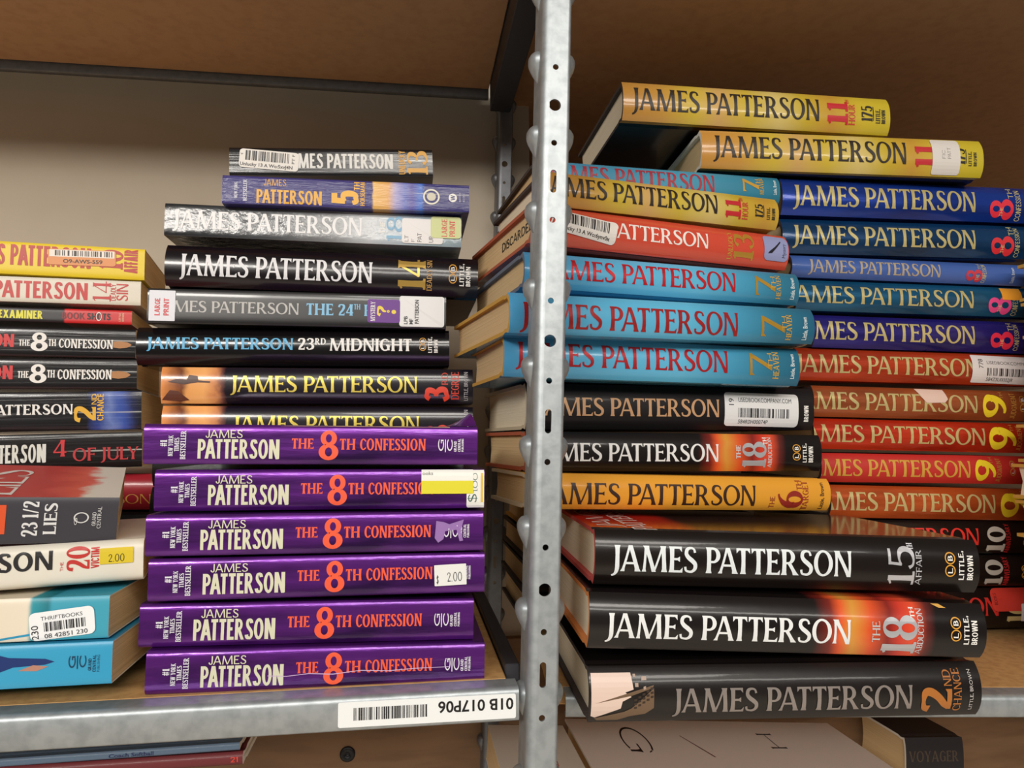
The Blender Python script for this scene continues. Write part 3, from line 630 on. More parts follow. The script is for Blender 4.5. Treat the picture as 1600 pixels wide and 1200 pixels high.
hard('black hardcover with white author lettering and a gold 14', GB, (257, 380, 444), (747, 402, 465), jacket('plum_black_jacket', (22, 15, 20), rough=.24, coat=.5), bulge=.0055, n=2.6,
     prints=[author((226, 226, 228), 280, 582, .25, .77, 'serif'), ttl('14', 'numeral', (196, 160, 80), 622, 665, .14, .90, 90, .5), ttl('DEADLY SIN', 'serif', (190, 146, 80), 667, 675, .12, .90, 90)] + little_brown(((701, 714), (718, 725), (728, 735)), .26, .84))
book('paperback_book', 'scuffed silver grey large print paperback with white and pale green stickers', GB, (257, 315, 369), (721, 337, 388), .152, 'paper', shrink=.93, cover=mat('silver_grey_cover', ramp=[(0, (34, 36, 38)), (.15, (44, 46, 50)), (.35, (74, 76, 80)), (.55, (128, 130, 132)), (.68, (186, 190, 194)), (.80, (168, 182, 192)), (.95, (150, 168, 176)), (1, (140, 156, 164))], L=.2286, warp=.03, rough=.26, coat=.45, bump=.3, bscale=110), L=.2286,
     prints=[author((232, 232, 232), 270, 566, .24, .80, 'serif'), ttl('THE', 'serifb', WH, 594, 602, .34, .72), ttl('18', 'serif', (130, 176, 206), 604, 630, .10, .92)],
     stickers=[dict(name='call_number_sticker', x=(628, 692), v=(.06, .86), col=(232, 228, 226), r=.002, label='white call number sticker', items=[('LT', 'light', (60, 60, 62), .07, .16, .06, .32, 90), ('F', 'light', (60, 60, 62), .23, .31, .06, .18, 90), ('PAT', 'light', (60, 60, 62), .38, .48, .06, .42, 90), ('UP', 'light', (60, 60, 62), .66, .76, .06, .30, 90)]),
               dict(name='large_print_sticker', x=(673, 720), v=(.26, .97), col=(208, 214, 150), r=.0025, lift=.0003, label='pale green sticker', items=[('LARGE', 'serif', (216, 66, 60), .36, .54, .06, .88, 90), ('PRINT', 'serif', (216, 66, 60), .62, .80, .08, .82, 90)])])
NAVY = mat('worn_navy_cover', ramp=[(0, (58, 52, 118)), (.597, (58, 52, 118)), (.599, (226, 178, 96)), (.66, (224, 170, 100)), (.69, (170, 160, 200)), (.73, (110, 120, 190)), (.76, (90, 84, 160)), (.80, (60, 110, 200)), (.815, (54, 50, 116)), (1, (56, 52, 116))], L=.19, warp=.012, nscale=120, rough=.28, coat=.4, creases=.45, bump=.4, bscale=1.0, bstretch=(60, 60, 500))
book('paperback_book', 'worn navy paperback with yellow lettering, a small picture and a white seal', GB, (347, 273, 317), (733, 289, 332), .104, 'paper', NAVY, L=.19,
     prints=[author((226, 168, 52), 412, 447, .68, .92, 'light', text='JAMES'), author((226, 168, 52), 401, 503, .05, .54, 'bold', text='PATTERSON'), ttl('5', 'heavy', (232, 174, 50), 518, 560, .10, .62), ttl('TH', 'bold', (232, 174, 50), 553, 562, .64, .94), ttl('HORSEMAN', 'bold', (226, 168, 52), 563, 570, .08, .94),
             ('praise_lettering', 'NEW YORK', 'bold', (210, 210, 226), 366, 371, .2, .76, 90), ('praise_lettering', 'BESTSELLER', 'bold', (210, 210, 226), 380, 386, .1, .86, 90),
             ('seal', '', 'ring', (226, 222, 206), 661, 687, .22, .80), ('seal', '', 'disc', (206, 200, 180), 667, 681, .36, .66), pub('', 'disc', WH, 701, 714, .34, .66), pub('W', 'bold', (58, 52, 118), 704, 711, .40, .60), pub('WARNER', 'light', (210, 208, 226), 717, 720, .34, .70), pub('BOOKS', 'light', (210, 208, 226), 723, 726, .36, .66)])
book('paperback_book', 'creased black paperback with a curled barcode sticker and a gold 13 on its spine', GB, (358, 230, 273), (676, 233, 276), .104, 'paper', BLK, L=.171, cap=ENDPAPER,
     prints=[author((222, 220, 214), 442, 614, .26, .80, 'bold'), ttl('UNLUCKY', 'bold', (214, 158, 60), 623, 633, .06, .94), ttl('13', 'numeral', (220, 164, 62), 636, 668, .06, .94)],
     stickers=[dict(name='barcode_sticker', x=(374, 467), v=(.20, .88), ang=-5, col=(232, 226, 218), r=.003, items=[(52, 'bars', (36, 32, 32), .10, .84, .40, .92), ('Unlucky 13 A Wo:5xvJ4N', 'plainb', (50, 46, 46), .02, .90, .10, .28), ('v', 'plain', (50, 46, 46), .02, .06, .66, .80), ('PT F', 'plain', (50, 46, 46), .88, .93, .40, .90, 90)])])
# books that carry that stack, mostly hidden by the purple paperbacks
RDJ = jacket('crimson_jacket', (150, 34, 44))
hard('crimson hardcover glimpsed between the paperbacks and the purple stack', GB, (60, 740, 798), (260, 741, 797), RDJ, L=.19, D=.12, Y=.622, xr=254, prints=[author((206, 150, 70), -8, 236, .18, .44, 'roman')])
hard('black hardcover carrying the sepia pictured books, behind the uppermost purple paperbacks', GB, (300, 696, 760), (720, 696, 760), DARKJ, L=.232, Y=.572, xr=724)
for i, (a, b_) in enumerate(((762, 830), (832, 900), (902, 972))):
    hard(('black hardcover behind the purple paperbacks, third from the shelf board', 'black hardcover behind the purple paperbacks, second from the shelf board', 'black hardcover behind the purple paperbacks, lying on the shelf board')[i], GB, (300, a, b_), (700, a, b_), DARKJ, L=.232, Y=.572, xr=722)
for i, (a, b_) in enumerate(((800, 850), (852, 900), (902, 948))):
    hard(('black book just under the crimson spine', 'black book second below the crimson spine', 'black book on the shelf board below the crimson spine')[i], GB, (60, a, b_), (240, a, b_), DARKJ, L=.19, D=.12, Y=.622, xr=250)

# ================================================================== middle stack, half behind the steel post
GD = 'hardcovers stacked behind the steel post'
SKY = jacket('sky_blue_jacket', (80, 165, 205), ramp=[(0, (74, 150, 196)), (.25, (92, 176, 216)), (.55, (96, 180, 216)), (.72, (70, 150, 186)), (.86, (48, 116, 144)), (1, (36, 96, 124))], L=.241, rough=.26, coat=.5)
TEALJ = jacket('teal_jacket', (60, 140, 170), ramp=[(0, (70, 140, 176)), (.5, (72, 150, 180)), (.8, (44, 120, 146)), (1, (30, 92, 112))], L=.241, rough=.45, coat=.1)
BRD = mat('board_blue_grey', (104, 112, 128), rough=.8); BRY = mat('board_yellow', (206, 158, 70), rough=.8); BRR = mat('board_rust', (178, 92, 62), rough=.8); BRK = mat('board_dark', (66, 56, 54), rough=.8); BRC = mat('board_cream', (206, 190, 162), rough=.8)
CRIM = (176, 36, 44)
def seven(x0, x1, th, hv, lb, v0, v1, metal=.5):
    return [ttl('7', 'serif', (206, 160, 62), x0, x1, v0, v1, 90, metal), ttl('TH', 'serif', (206, 160, 62), th[0], th[1], v0 + .18, v1 + .02), ttl('HEAVEN', 'serif', (200, 160, 70), hv[0], hv[1], v0 - .08, v1 + .06), pub('Little, Brown', 'plainb', (206, 222, 226), lb[0], lb[1], v0 - .06, v1 + .02)]
# lower four: their dark covers and cream pages show past the post
for i, (a, b_) in enumerate(((786, 831), (833, 878), (880, 928), (930, 980))):
    hard(('dark hardcover with a yellow lower edge just below the orange spine beside the post', 'dark hardcover third from the bottom beside the post, cream pages showing', 'dark hardcover second from the bottom beside the post, cream pages showing', 'dark hardcover at the bottom of the stack beside the post')[i], GD,
         (826, a + 1, b_), (1180, a + 1, b_), DARKJ, L=.19, Y=.605, xl=828 + (0, -6, -8, -6)[i], cap=(BRY, BRK, BRK, BRK)[i], yaw=0)
hard('orange yellow hardcover with dark brown lettering and a red 6', GD, (880, 741, 796), (1298, 745, 802), jacket('orange_yellow_jacket', (230, 160, 52), rough=.35, coat=.3), xl=826, xr=1298, yaw=8, D=.10, shrink=.95, cap=BRC, bulge=.005,
     prints=[author((58, 36, 26), 846, 1181, .15, .76, 'serif'), ttl('THE', 'thin', (150, 52, 36), 1203, 1211, .08, .44), ttl('6', 'numeral', (150, 44, 34), 1215, 1254, .08, .62), ttl('TH', 'serif', (150, 52, 36), 1245, 1253, .64, .94), ttl('TARGET', 'serif', (150, 52, 36), 1254, 1263, .02, .92), pub('Little, Brown', 'plainb', (90, 60, 30), 1281, 1287, .06, .88)])
FIRE = jacket('black_and_fire_jacket', (20, 15, 15), ramp=[(0, (21, 16, 16)), (.56, (22, 16, 15)), (.60, (120, 36, 28)), (.625, (226, 90, 44)), (.655, (214, 150, 60)), (.70, (220, 84, 40)), (.745, (130, 36, 30)), (.775, (206, 60, 42)), (.81, (226, 82, 50)), (.845, (96, 36, 32)), (.87, (21, 15, 15)), (1, (20, 15, 15))], L=.241, warp=.05, nscale=14, stretch=(1, 1, 3), rough=.3, coat=.4)
hard('black and fire coloured hardcover behind the post, above the orange spine', GD, (880, 673, 738), (1284, 675, 741), FIRE, xl=822, xr=1284, yaw=7, D=.125, shrink=.91, cap=BRR, bulge=.004,
     prints=[author((232, 232, 230), 836, 1123, .26, .72, 'serif'), ttl('THE', 'serifb', (206, 206, 206), 1150, 1157, .34, .70), ttl('18', 'numeral', (198, 198, 202), 1160, 1197, .10, .80, 90, .4), ttl('TH', 'serifb', WH, 1193, 1199, .72, .92), ttl('ABDUCTION', 'serif', (206, 206, 206), 1200, 1206, .10, .92)] + little_brown(((1238, 1251), (1254, 1260), (1263, 1270)), .24, .76))
hard('black hardcover with tan lettering and a white barcode sticker, behind the post', GD, (880, 599, 671), (1272, 606, 673), jacket('soft_black_jacket', (24, 20, 22), rough=.4, coat=.1), xl=823, xr=1272, yaw=7, D=.135, cap=BRC, pages=PAGESW, bulge=.005,
     prints=[author((196, 152, 112), 840, 1124, .30, .70, 'serif')] + little_brown((None, (1247, 1254), (1256, 1263)), .20, .66, ringc=WH)[1:],
     stickers=[dict(name='barcode_sticker', x=(1132, 1247), v=(.08, .86), ang=-1.0, col=(228, 228, 228), r=.003, items=[('19', 'plain', (40, 40, 44), .05, .12, .62, .82, 90), ('USEDBOOKCOMPANY.COM', 'plain', (60, 60, 64), .18, .90, .72, .86), (60, 'bars', (40, 40, 44), .18, .88, .26, .54), ('584R0H00074P', 'plain', (50, 50, 54), .18, .58, .08, .20)])])
hard('sky blue hardcover lowest of the three sky blue ones, its boards worn yellow', GD, (788, 520, 589), (1250, 545, 602), SKY, cap=BRY, bulge=.0045, n=2.6, yaw=7, D=.11, L=.233,
     prints=[author(CRIM, 806, 1138, .28, .84, 'serif', .25)] + seven(1172, 1206, (1200, 1207), (1208, 1217), (1235, 1241), .24, .82))
hard('sky blue hardcover in the middle of three, with a dull gold 7', GD, (797, 455, 518), (1273, 481, 538), SKY, cap=BRY, bulge=.0045, n=2.6, yaw=10,
     prints=[author((164, 40, 42), 814, 1154, .14, .76, 'serif', .25)] + seven(1190, 1226, (1222, 1229), (1229, 1237), (1254, 1261), .16, .72))
hard('sky blue hardcover uppermost of three, glossy red lettering and a bright gold 7', GD, (890, 393, 455), (1249, 431, 472), SKY, xl=820, xr=1249, L=.221, yaw=8.5, cap=BRD, bulge=.0045, n=2.6,
     prints=[author((196, 36, 46), 852, 1150, .27, .85, 'serif', .3)] + seven(1181, 1211, (1205, 1212), (1213, 1220), (1235, 1241), .22, .82))
hard('glossy red hardcover in a clear jacket, stamped DISCARDED on its page edges', GD, (890, 320, 385), (1233, 369, 418), jacket('red_taped_jacket', (206, 76, 56), rough=.12, coat=1.0, bump=.12, bscale=1.0, bstretch=(14, 10, 160)), xl=832, xr=1233, L=.2115, yaw=10.5, cap=BRR, bulge=.006, n=2.2,
     prints=[author((234, 226, 220), 846, 1107, .33, .74, 'serif'), ttl('UNLUCKY', 'serif', (200, 150, 60), 1138, 1145, .12, .90), ttl('13', 'numeral', (210, 160, 66), 1147, 1178, .14, .90, 90, .5), ('page_stamp', 'DISCARDED', 'bold', (36, 30, 26), .50, .95, .42, .68, 0, 0.0, 'head')],
     stickers=[dict(name='barcode_sticker', x=(868, 964), v=(.24, .82), ang=-8, col=(230, 224, 218), r=.003, items=[(52, 'bars', (36, 32, 32), .12, .88, .44, .94), ('Unlucky 13 A Wo:6ynv0x', 'plainb', (50, 46, 46), .05, .90, .12, .30)]),
               dict(name='genre_sticker', x=(1194, 1231), v=(.20, .92), ang=0, col=(142, 148, 190), r=.0035, items=[([(0, .05), (.12, .22), (.5, .55), (.95, 1), (1, .94), (.6, .46), (.3, .1)], 'poly', (30, 28, 40), .14, .72, .22, .80), ('Mystery', 'plain', (50, 50, 80), .74, .88, .14, .70, 90)])])
YEL = jacket('yellow_gold_jacket', (200, 170, 56), ramp=[(0, (190, 136, 62)), (.12, (194, 144, 66)), (.25, (198, 172, 60)), (.34, (200, 160, 96)), (.45, (198, 172, 58)), (.55, (206, 184, 112)), (.64, (192, 166, 52)), (.75, (190, 146, 56)), (.86, (198, 174, 52)), (1, (190, 172, 46))], L=.241, warp=.10, nscale=16, rough=.28, coat=.5)
def eleven(n0, n1, h, s, lt, br, v=(.18, .80), num=True):
    o = [ttl('11', 'fat', (186, 38, 46), n0, n1, v[0], v[1]), ttl('HOUR', 'serif', (190, 60, 50), h[0], h[1], v[0], v[1] - .06), ttl('TH', 'serif', (190, 60, 50), h[0] - 3, h[0] + 2, v[1] - .06, v[1] + .08)] if h else [ttl('11', 'fat', (186, 38, 46), n0, n1, v[0], v[1])]
    if s: o += [pub('175', 'numeral', (40, 36, 24), s[0], s[1], .30, .72), pub('', 'rect', (40, 36, 24), s[1] + .8, s[1] + 2, .32, .70)]
    return o + [pub('LITTLE,', 'bold', (60, 54, 30), lt[0], lt[1], .26, .64), pub('BROWN', 'bold', (60, 54, 30), br[0], br[1], .26, .62)]
hard('yellow gold hardcover tilted across the post, resting on the red hardcover', GD, (890, 269, 320), (1217, 307, 359), YEL, xl=850, xr=1217, L=.191, yaw=9, D=.13, cap=BRK, pages=PAGESW, bulge=.005, n=2.4,
     prints=[author((44, 34, 26), 848, 1122, .27, .86, 'serif')] + eleven(1134, 1158, (1160, 1169), (1180, 1192), (1198, 1203), (1206, 1211)))
hard('teal hardcover half covered by the tilted yellow gold one in front of it', GD, (890, 251, 296), (1222, 276, 318), TEALJ, xl=838, xr=1219, L=.2075, D=.13, cap=BRK, bulge=.004, yaw=6,
     prints=[author((166, 50, 62), 858, 1117, .24, .88, 'serif')] + seven(1161, 1186, (1181, 1187), (1187, 1193), (1208, 1213), .36, .84, .2))

# ================================================================== three black hardcovers in front
GC = 'large black hardcovers at the front of the shelf'
hard('black hardcover with a faded city picture and grey lettering, lowest of the front three', GC, (921, 1041, 1139), (1534, 1040, 1119), jacket('grey_black_jacket', (26, 21, 20), rough=.32), cap=BRK, pages=PAGESW, bulge=.006, n=2.4, yaw=-3,
     prints=[('spine_picture', [(0, .06), (0, 1), (.95, 1), (1, .66), (.80, .60), (.95, .50), (.74, .40), (.70, .24), (.1, .02)], 'poly', (226, 200, 186), 924, 990, .10, .90),
             ('spine_picture', [[(0, .42), (.62, .66), (1, .80), (.98, .74), (.62, .58)], [(.62, .30), (1, .74), (1, .30), (.86, .16), (.60, .10), (.50, .22)], [(.0, .06), (.5, .22), (.60, .10), (.40, .0), (.05, .0)]], 'polys', (112, 88, 66), 930, 1022, .05, .86),
             ('spine_picture', [[(.66 + .07 * a, .28 + .09 * b + .06 * a), (.71 + .07 * a, .29 + .09 * b + .06 * a), (.71 + .07 * a, .34 + .09 * b + .06 * a), (.66 + .07 * a, .33 + .09 * b + .06 * a)] for a in range(5) for b in range(3)], 'polys', (56, 42, 32), 930, 1022, .05, .86),
             ('spine_picture', [[(.1, .2), (.3, .2), (.3, .45), (.1, .45)], [(.5, .6), (.8, .62), (.8, .85), (.5, .85)], [(.0, .8), (.15, .8), (.15, 1), (0, 1)], [(.6, .0), (.75, .05), (.75, .25), (.6, .2)]], 'polys', (170, 146, 130), 990, 1016, .62, .88),
             author((150, 140, 134), 1052, 1426, .19, .63, 'serif', .3), ttl('2', 'fat', (176, 108, 46), 1440, 1487, .10, .58), ttl('ND', 'serif', (170, 104, 46), 1475, 1487, .60, .88), ttl('CHANCE', 'serif', (170, 104, 46), 1490, 1502, .12, .90), pub('LITTLE, BROWN', 'thin', (206, 200, 196), 1515, 1520, .14, .88)])
hard('black and fire coloured hardcover in the middle of the front three', GC, (921, 925, 1019), (1542, 948, 1031), FIRE, cap=mat('board_orange', (222, 136, 70), rough=.7), pages=PAGESW, bulge=.006, n=2.4, yaw=-3,
     prints=[author((232, 234, 234), 947, 1330, .23, .67, 'serif'), ttl('THE', 'serif', (190, 190, 190), 1363, 1375, .28, .66), ttl('18', 'numeral', (200, 200, 204), 1380, 1433, .06, .78, 90, .4), ttl('TH', 'serifb', WH, 1424, 1431, .74, .92), ttl('ABDUCTION', 'serif', (200, 200, 204), 1434, 1443, .06, .90), ('cover_tab', [(0, 1), (.55, 1), (1, 0), (.5, 0)], 'poly', (220, 168, 84), 1462, 1484, .92, .985)] + little_brown(((1485, 1502), (1506, 1514), (1518, 1527)), .28, .80))
RT = mat('brown_black_front', ramp=[(0, (214, 50, 38)), (.24, (216, 56, 42)), (.30, (60, 42, 40)), (1, (54, 42, 40))], L=.241, warp=.06, nscale=30, rough=.18, coat=.25)
hard('black hardcover with a silver 15, topmost of the front three, red and white on top', GC, (930, 826, 917), (1531, 846, 928), BROWNJ, cap=mat('board_red', (196, 78, 74), rough=.7), pages=PAGESW, bulge=.0055, n=2.6, yaw=-3, topmat=RT,
     prints=[author((226, 232, 234), 956, 1331, .27, .74, 'serif'), ttl('15', 'serif', (206, 206, 210), 1388, 1429, .14, .86, 90, .4), ttl('TH', 'serifb', (206, 206, 210), 1420, 1429, .80, .92), ttl('AFFAIR', 'serif', (190, 190, 194), 1431, 1440, .14, .80),
             ('front_cover_lettering', 'JAMES', 'serifb', (226, 214, 208), .025, .085, .12, .88, 90, 0.0, 'top'), ('front_cover_lettering', 'PATTERSON', 'serifb', (226, 214, 208), .105, .165, .05, .97, 90, 0.0, 'top')] + little_brown(((1476, 1493), (1498, 1506), (1511, 1520)), .26, .80))

# ================================================================== back stack beside the open side of the bay
GR = 'blue, orange and black hardcovers stacked at the back'
BL = (202, 186, 128)
def foil(key, c1, c2):
    return mat(key, c1, rough=.24, metal=.5, noise=.75, nscale=1.0, stretch=(14, 14, 60), tint2=c2, bump=.22, bscale=1.0, bstretch=(22, 20, 110), coat=.5)
def eight(col, x0, x1, th, cf, v):
    return [ttl('8', 'fat', col, x0, x1, v[0], v[1]), ttl('THE', 'light', BL, x0 + 15, x0 + 20, v[0] + .08, v[0] + .32), ttl('TH', 'light', BL, th[0], th[1], v[1] + .02, .94), ttl('CONFESSION', 'light', BL, cf[0], cf[1], v[0] - .02, .90)]
def back(label, pl, pr, cover, prints=(), stickers=(), **k):
    ym = (pr[1] + pr[2]) / 2; k.setdefault('Y', .538 + .040 * (ym - 319) / (950 - 319)); k.setdefault('yaw', -1); k.setdefault('xl', 1223); k.setdefault('bulge', .005); k.setdefault('n', 2.4)
    k['L'] = k.get('L', .241) + .010; k.setdefault('shrink', .985 if ym > 830 or 'scarlet' in cover.name or 'bronze' in cover.name else 1.02 if ym in (681.0, 578.0) or 'red_orange' in cover.name or 'violet' in cover.name else 1.05)
    return hard(label, GR, pl, pr, cover, prints, stickers, cap=BRK, **k)
def gold(x0, x1, v0=.24, v1=.80): return author(BL, x0, x1, v0, v1, 'serif', .35)
TEN = (180, 172, 162)
back('black hardcover with a red label and a tan 10, lowest of the back stack', (1540, 920, 984), (1600, 918, 983), BROWNJ, xl=1226,
     prints=[author((206, 44, 38), 1262, 1561, .34, .78, 'serif'), ttl('10', 'fat', (196, 172, 116), 1574, 1608, .16, .66)],
     stickers=[dict(name='red_label', x=(1550, 1650), v=(.44, .99), col=(214, 62, 50), mat=mat('red_label_paper', (214, 62, 50), rough=.4), r=.006, items=[('BOOKS', 'thin', (110, 30, 30), .04, .09, .30, .80, 90)]), dict(name='white_sticker', x=(1595, 1634), v=(.18, .62), col=(226, 220, 222), r=.0012, lift=.0003)])
back('black hardcover with a pinkish silver 10 and red lettering', (1536, 868, 918), (1600, 867, 917), BROWNJ, xl=1226,
     prints=[author((206, 44, 38), 1250, 1530, .30, .74, 'serif'), ttl('10', 'fat', TEN, 1540, 1567, .06, .86), ttl('ANNIVERSARY', 'thin', (190, 40, 40), 1569, 1577, .02, .94)] + little_brown(((1596, 1606), (1610, 1616), (1618, 1624)), .2, .7))
back('black hardcover with a silver 10, just under the orange red books', (1420, 813, 866), (1600, 815, 866), BROWNJ, xl=1226,
     prints=[author((214, 48, 38), 1250, 1530, .28, .78, 'serif'), ttl('10', 'fat', (192, 184, 172), 1543, 1571, .06, .84), ttl('ANNIVERSARY', 'thin', (190, 40, 40), 1572, 1579, .02, .92)] + little_brown(((1598, 1608), (1612, 1618), (1620, 1626)), .2, .7))
NINE = (232, 204, 40)
def nine(x0, x1, jd, lb, v=(.10, .86)):
    return [ttl('9', 'fat', NINE, x0, x1, v[0], v[1]), ttl('TH', 'light', (190, 140, 60), x1 - 8, x1 - 3, .72, .94), ttl('JUDGMENT', 'light', (190, 140, 60), jd[0], jd[1], .08, .92), pub('', 'logo_rings', (190, 140, 60), lb[0], lb[1], .3, .84)]
back('copper orange foil hardcover with a yellow 9, lowest of the five orange red ones', (1300, 760, 807), (1600, 765, 814), foil('copper_foil', (200, 92, 40), (150, 58, 26)), prints=[gold(1270, 1556)] + nine(1564, 1606, (1612, 1618), (1622, 1632)), xl=1299, L=0.1971)
back('flat red hardcover with a mustard 9, second lowest of the five orange red ones', (1285, 710, 751), (1597, 713, 757), mat('matt_red_cover', (184, 40, 34), rough=.5), prints=[author((200, 152, 60), 1254, 1517, .22, .80, 'serif')] + nine(1524, 1556, (1558, 1565), (1578, 1587)), xl=1284, L=.184)
back('bright red foil hardcover with a yellow 9, middle of the five orange red ones', (1274, 653, 701), (1600, 661, 709), foil('scarlet_foil', (208, 56, 28), (160, 34, 22)), prints=[gold(1246, 1540)] + nine(1546, 1588, (1590, 1597), (1610, 1620)), xl=1272, L=0.2125)
back('brownish orange foil hardcover with a strip of old tape and a yellow 9', (1274, 602, 650), (1600, 610, 659), foil('bronze_foil', (176, 92, 50), (140, 64, 36)), prints=[gold(1240, 1528)] + nine(1536, 1572, (1580, 1588), (1593, 1603)), xl=1272, L=0.2125,
     stickers=[dict(name='tape_strip', x=(1433, 1481), v=(.52, .98), col=(214, 184, 170), poly=[(0, 1), (.92, .98), (1, .3), (.9, .05), (.3, 0), (.15, .4)])])
back('red orange foil hardcover with a white barcode sticker numbered 778', (1247, 543, 592), (1600, 554, 602), foil('red_orange_foil', (198, 66, 32), (150, 44, 24)), prints=[gold(1244, 1530)], xl=1246, L=0.2273,
     stickers=[dict(name='barcode_sticker', x=(1519, 1638), v=(.04, .92), ang=-1, col=(216, 208, 206), r=.001, items=[('778', 'plain', (50, 48, 50), .08, .14, .52, .86, 90), ('USEDBOOKCOMPANY.COM', 'plain', (90, 84, 84), .19, .92, .68, .80), (60, 'bars', (60, 54, 54), .19, .90, .26, .54), ('584ZSU0002JR', 'plain', (70, 64, 64), .19, .54, .08, .20)])])
back('violet blue foil hardcover, lowest of the five blue ones', (1275, 491, 541), (1600, 503, 551), foil('violet_foil', (46, 38, 132), (28, 22, 86)), prints=[gold(1238, 1524)] + eight((214, 40, 66), 1548, 1583, (1576, 1584), (1585, 1592), (.10, .66)), xl=1273, L=0.2119)
back('teal blue foil hardcover with a pink 8 and an orange sticker', (1250, 438, 480), (1600, 448, 495), foil('teal_foil', (26, 96, 136), (16, 60, 92)), prints=[gold(1232, 1522)] + eight((222, 70, 130), 1545, 1580, (1574, 1581), (1582, 1590), (.06, .66)), xl=1246, L=0.2273,
     stickers=[dict(name='orange_sticker', x=(1566, 1597), v=(.54, .96), col=(236, 158, 46), r=.0003)])
back('thin plain blue hardcover, shorter than the foil ones around it', (1240, 396, 431), (1591, 414, 443), mat('plain_blue_cover', (62, 92, 160), rough=.3, coat=.3), prints=[author((168, 152, 130), 1264, 1470, .22, .80, 'serif')] + eight((190, 50, 66), 1510, 1535, (1529, 1534), (1535, 1541), (.08, .64)) + [pub('Little, Brown', 'plainb', (190, 200, 220), 1580, 1585, .1, .8)], xl=1238, L=.2105)
back('dark teal foil hardcover, second highest of the five blue ones', (1222, 340, 392), (1600, 353, 401), foil('deep_teal_foil', (20, 66, 112), (14, 40, 66)), prints=[gold(1239, 1525)] + eight((206, 44, 52), 1549, 1584, (1577, 1585), (1586, 1593), (.06, .64)))
back('royal blue foil hardcover, highest of the five blue ones', (1222, 277, 331), (1600, 293, 345), foil('royal_foil', (26, 62, 160), (20, 36, 104)), prints=[gold(1240, 1525)] + eight((214, 44, 60), 1547, 1583, (1576, 1584), (1587, 1595), (.06, .62)))
# two yellow ones lying across the top
GE = 'yellow gold hardcovers lying across the top'
hard('yellow gold hardcover with a white FIC sticker, lying on the royal blue foil hardcover', GE, (1097, 200, 259), (1537, 216, 276), YEL, cap=ENDPAPER, botmat=DARKJ, D=.14, bulge=.005, n=2.6, yaw=-3,
     prints=[author((44, 36, 28), 1115, 1417, .26, .84, 'serif')] + eleven(1430, 1462, None, (1490, 1508), (1513, 1518), (1521, 1526)),
     stickers=[dict(name='call_number_sticker', x=(1456.5, 1500), v=(.03, .97), col=(212, 206, 200), r=.002, items=[('FIC', 'light', (120, 112, 108), .34, .46, .42, .66, 90), ('PATT', 'light', (120, 112, 108), .54, .66, .42, .74, 90)])])
hard('yellow gold hardcover on top of everything, set back and overhanging toward the post', GE, (974, 122, 185), (1391, 152, 208), YEL, cap=BRK, botmat=DARKJ, pages=PAGESW, bulge=.005, n=2.6, L=.232, yaw=0,
     prints=[author((44, 36, 28), 988, 1281, .24, .82, 'serif')] + eleven(1293, 1325, (1326, 1336), (1346, 1363), (1368, 1375), (1377, 1383)))

# stack at the open end: only the worn rear corners of its boards reach into the picture
GO = 'tan edged hardcovers at the end of the shelf'
LY = ((415, 472, 1592, 'tan edged hardcover whose corner pokes in beside the thin plain blue book'), (474, 530, 1597, 'tan edged hardcover whose corner pokes in beside the violet blue foil book'), (532, 594, 1606, 'tan edged hardcover beside the barcode stickered red orange foil book'),
      (596, 660, 1606, 'tan edged hardcover beside the brownish orange foil book'), (663, 722, 1590, 'tan edged hardcover whose corner pokes in beside the bright red foil book'), (724, 778, 1582, 'tan edged hardcover whose corner pokes in beside the flat red book'), (780, 838, 1588, 'tan edged hardcover whose corner pokes in beside the copper orange foil book'),
      (840, 900, 1603, 'tan edged hardcover beside the upper of the two black books with a 10'), (902, 966, 1606, 'tan edged hardcover resting on the shelf board beside the red labelled black book'))
for ya, yb, xc, lab_ in LY:
    r = ray(xc, (ya + yb) / 2); back_ = r * (.532 / r.y); dep = .125; X, Yf, Zc = back_.x + .001, back_.y - dep, back_.z
    hf = abs((ray(xc, ya) * (.532 / ray(xc, ya).y)).z - (ray(xc, yb) * (.532 / ray(xc, yb).y)).z) / 2
    cam_ = lambda p: (800 + F * (right.dot(p) / fwd.dot(p)), 600 + F * (down.dot(p) / fwd.dot(p)))
    q = [cam_(Vector((xx, Yf, Zc + dz))) for xx in (X, X + .2) for dz in (hf, -hf)]
    hard(lab_, GO, (q[0][0], q[0][1], q[1][1]), (q[2][0], q[2][1], q[3][1]), BROWNJ, L=.2, D=dep, Y=Yf, cap=BRY, pages=PAGESW, bulge=.003)

# ------------------------------------------------------------------ what the shelves rest at, taken from the lowest books
zL = min(M.translation.z for k, (M, L, t, D) in INFO.items() if 'directly on the shelf' in k) - EYE.z - .0006
MR, LR_, tR_, DR_ = next(v for k, v in INFO.items() if 'lowest of the front three' in k)     # the hardcover bay's shelf lies under this book
def on_plane(px, py, dz=-.0006):
    o = MR @ Vector((0, 0, dz)); nz = (MR.to_3x3() @ Vector((0, 0, 1))); r = ray(px, py); return MR.inverted() @ (EYE + r * (nz.dot(o - EYE) / nz.dot(r)))
pA, pB = on_plane(884, 1086), on_plane(1570, 1087); MB = MR @ Matrix.Translation((pA.x, pA.y, 0)) @ Matrix.Rotation(math.atan2(pB.y - pA.y, pB.x - pA.x), 4, 'Z'); zR = MR.translation.z - EYE.z
def on_z(px, py, z): r = ray(px, py); return EYE + r * (z / r.z)
def on_y(px, py, y): r = ray(px, py); return EYE + r * (y / r.y)
YLIP = on_z(400, 1097, zL).y
YPOST, YBACK = YLIP - .004, .865
zU = on_y(400, 116, YBACK - .01).z - EYE.z
XPL = on_y(811, 1100, YLIP).x; XPR = on_y(882, 1100, YLIP).x
XB = on_y(764, 140, YBACK - .01).x                              # edge of the boards beside the post
EZ = EYE.z
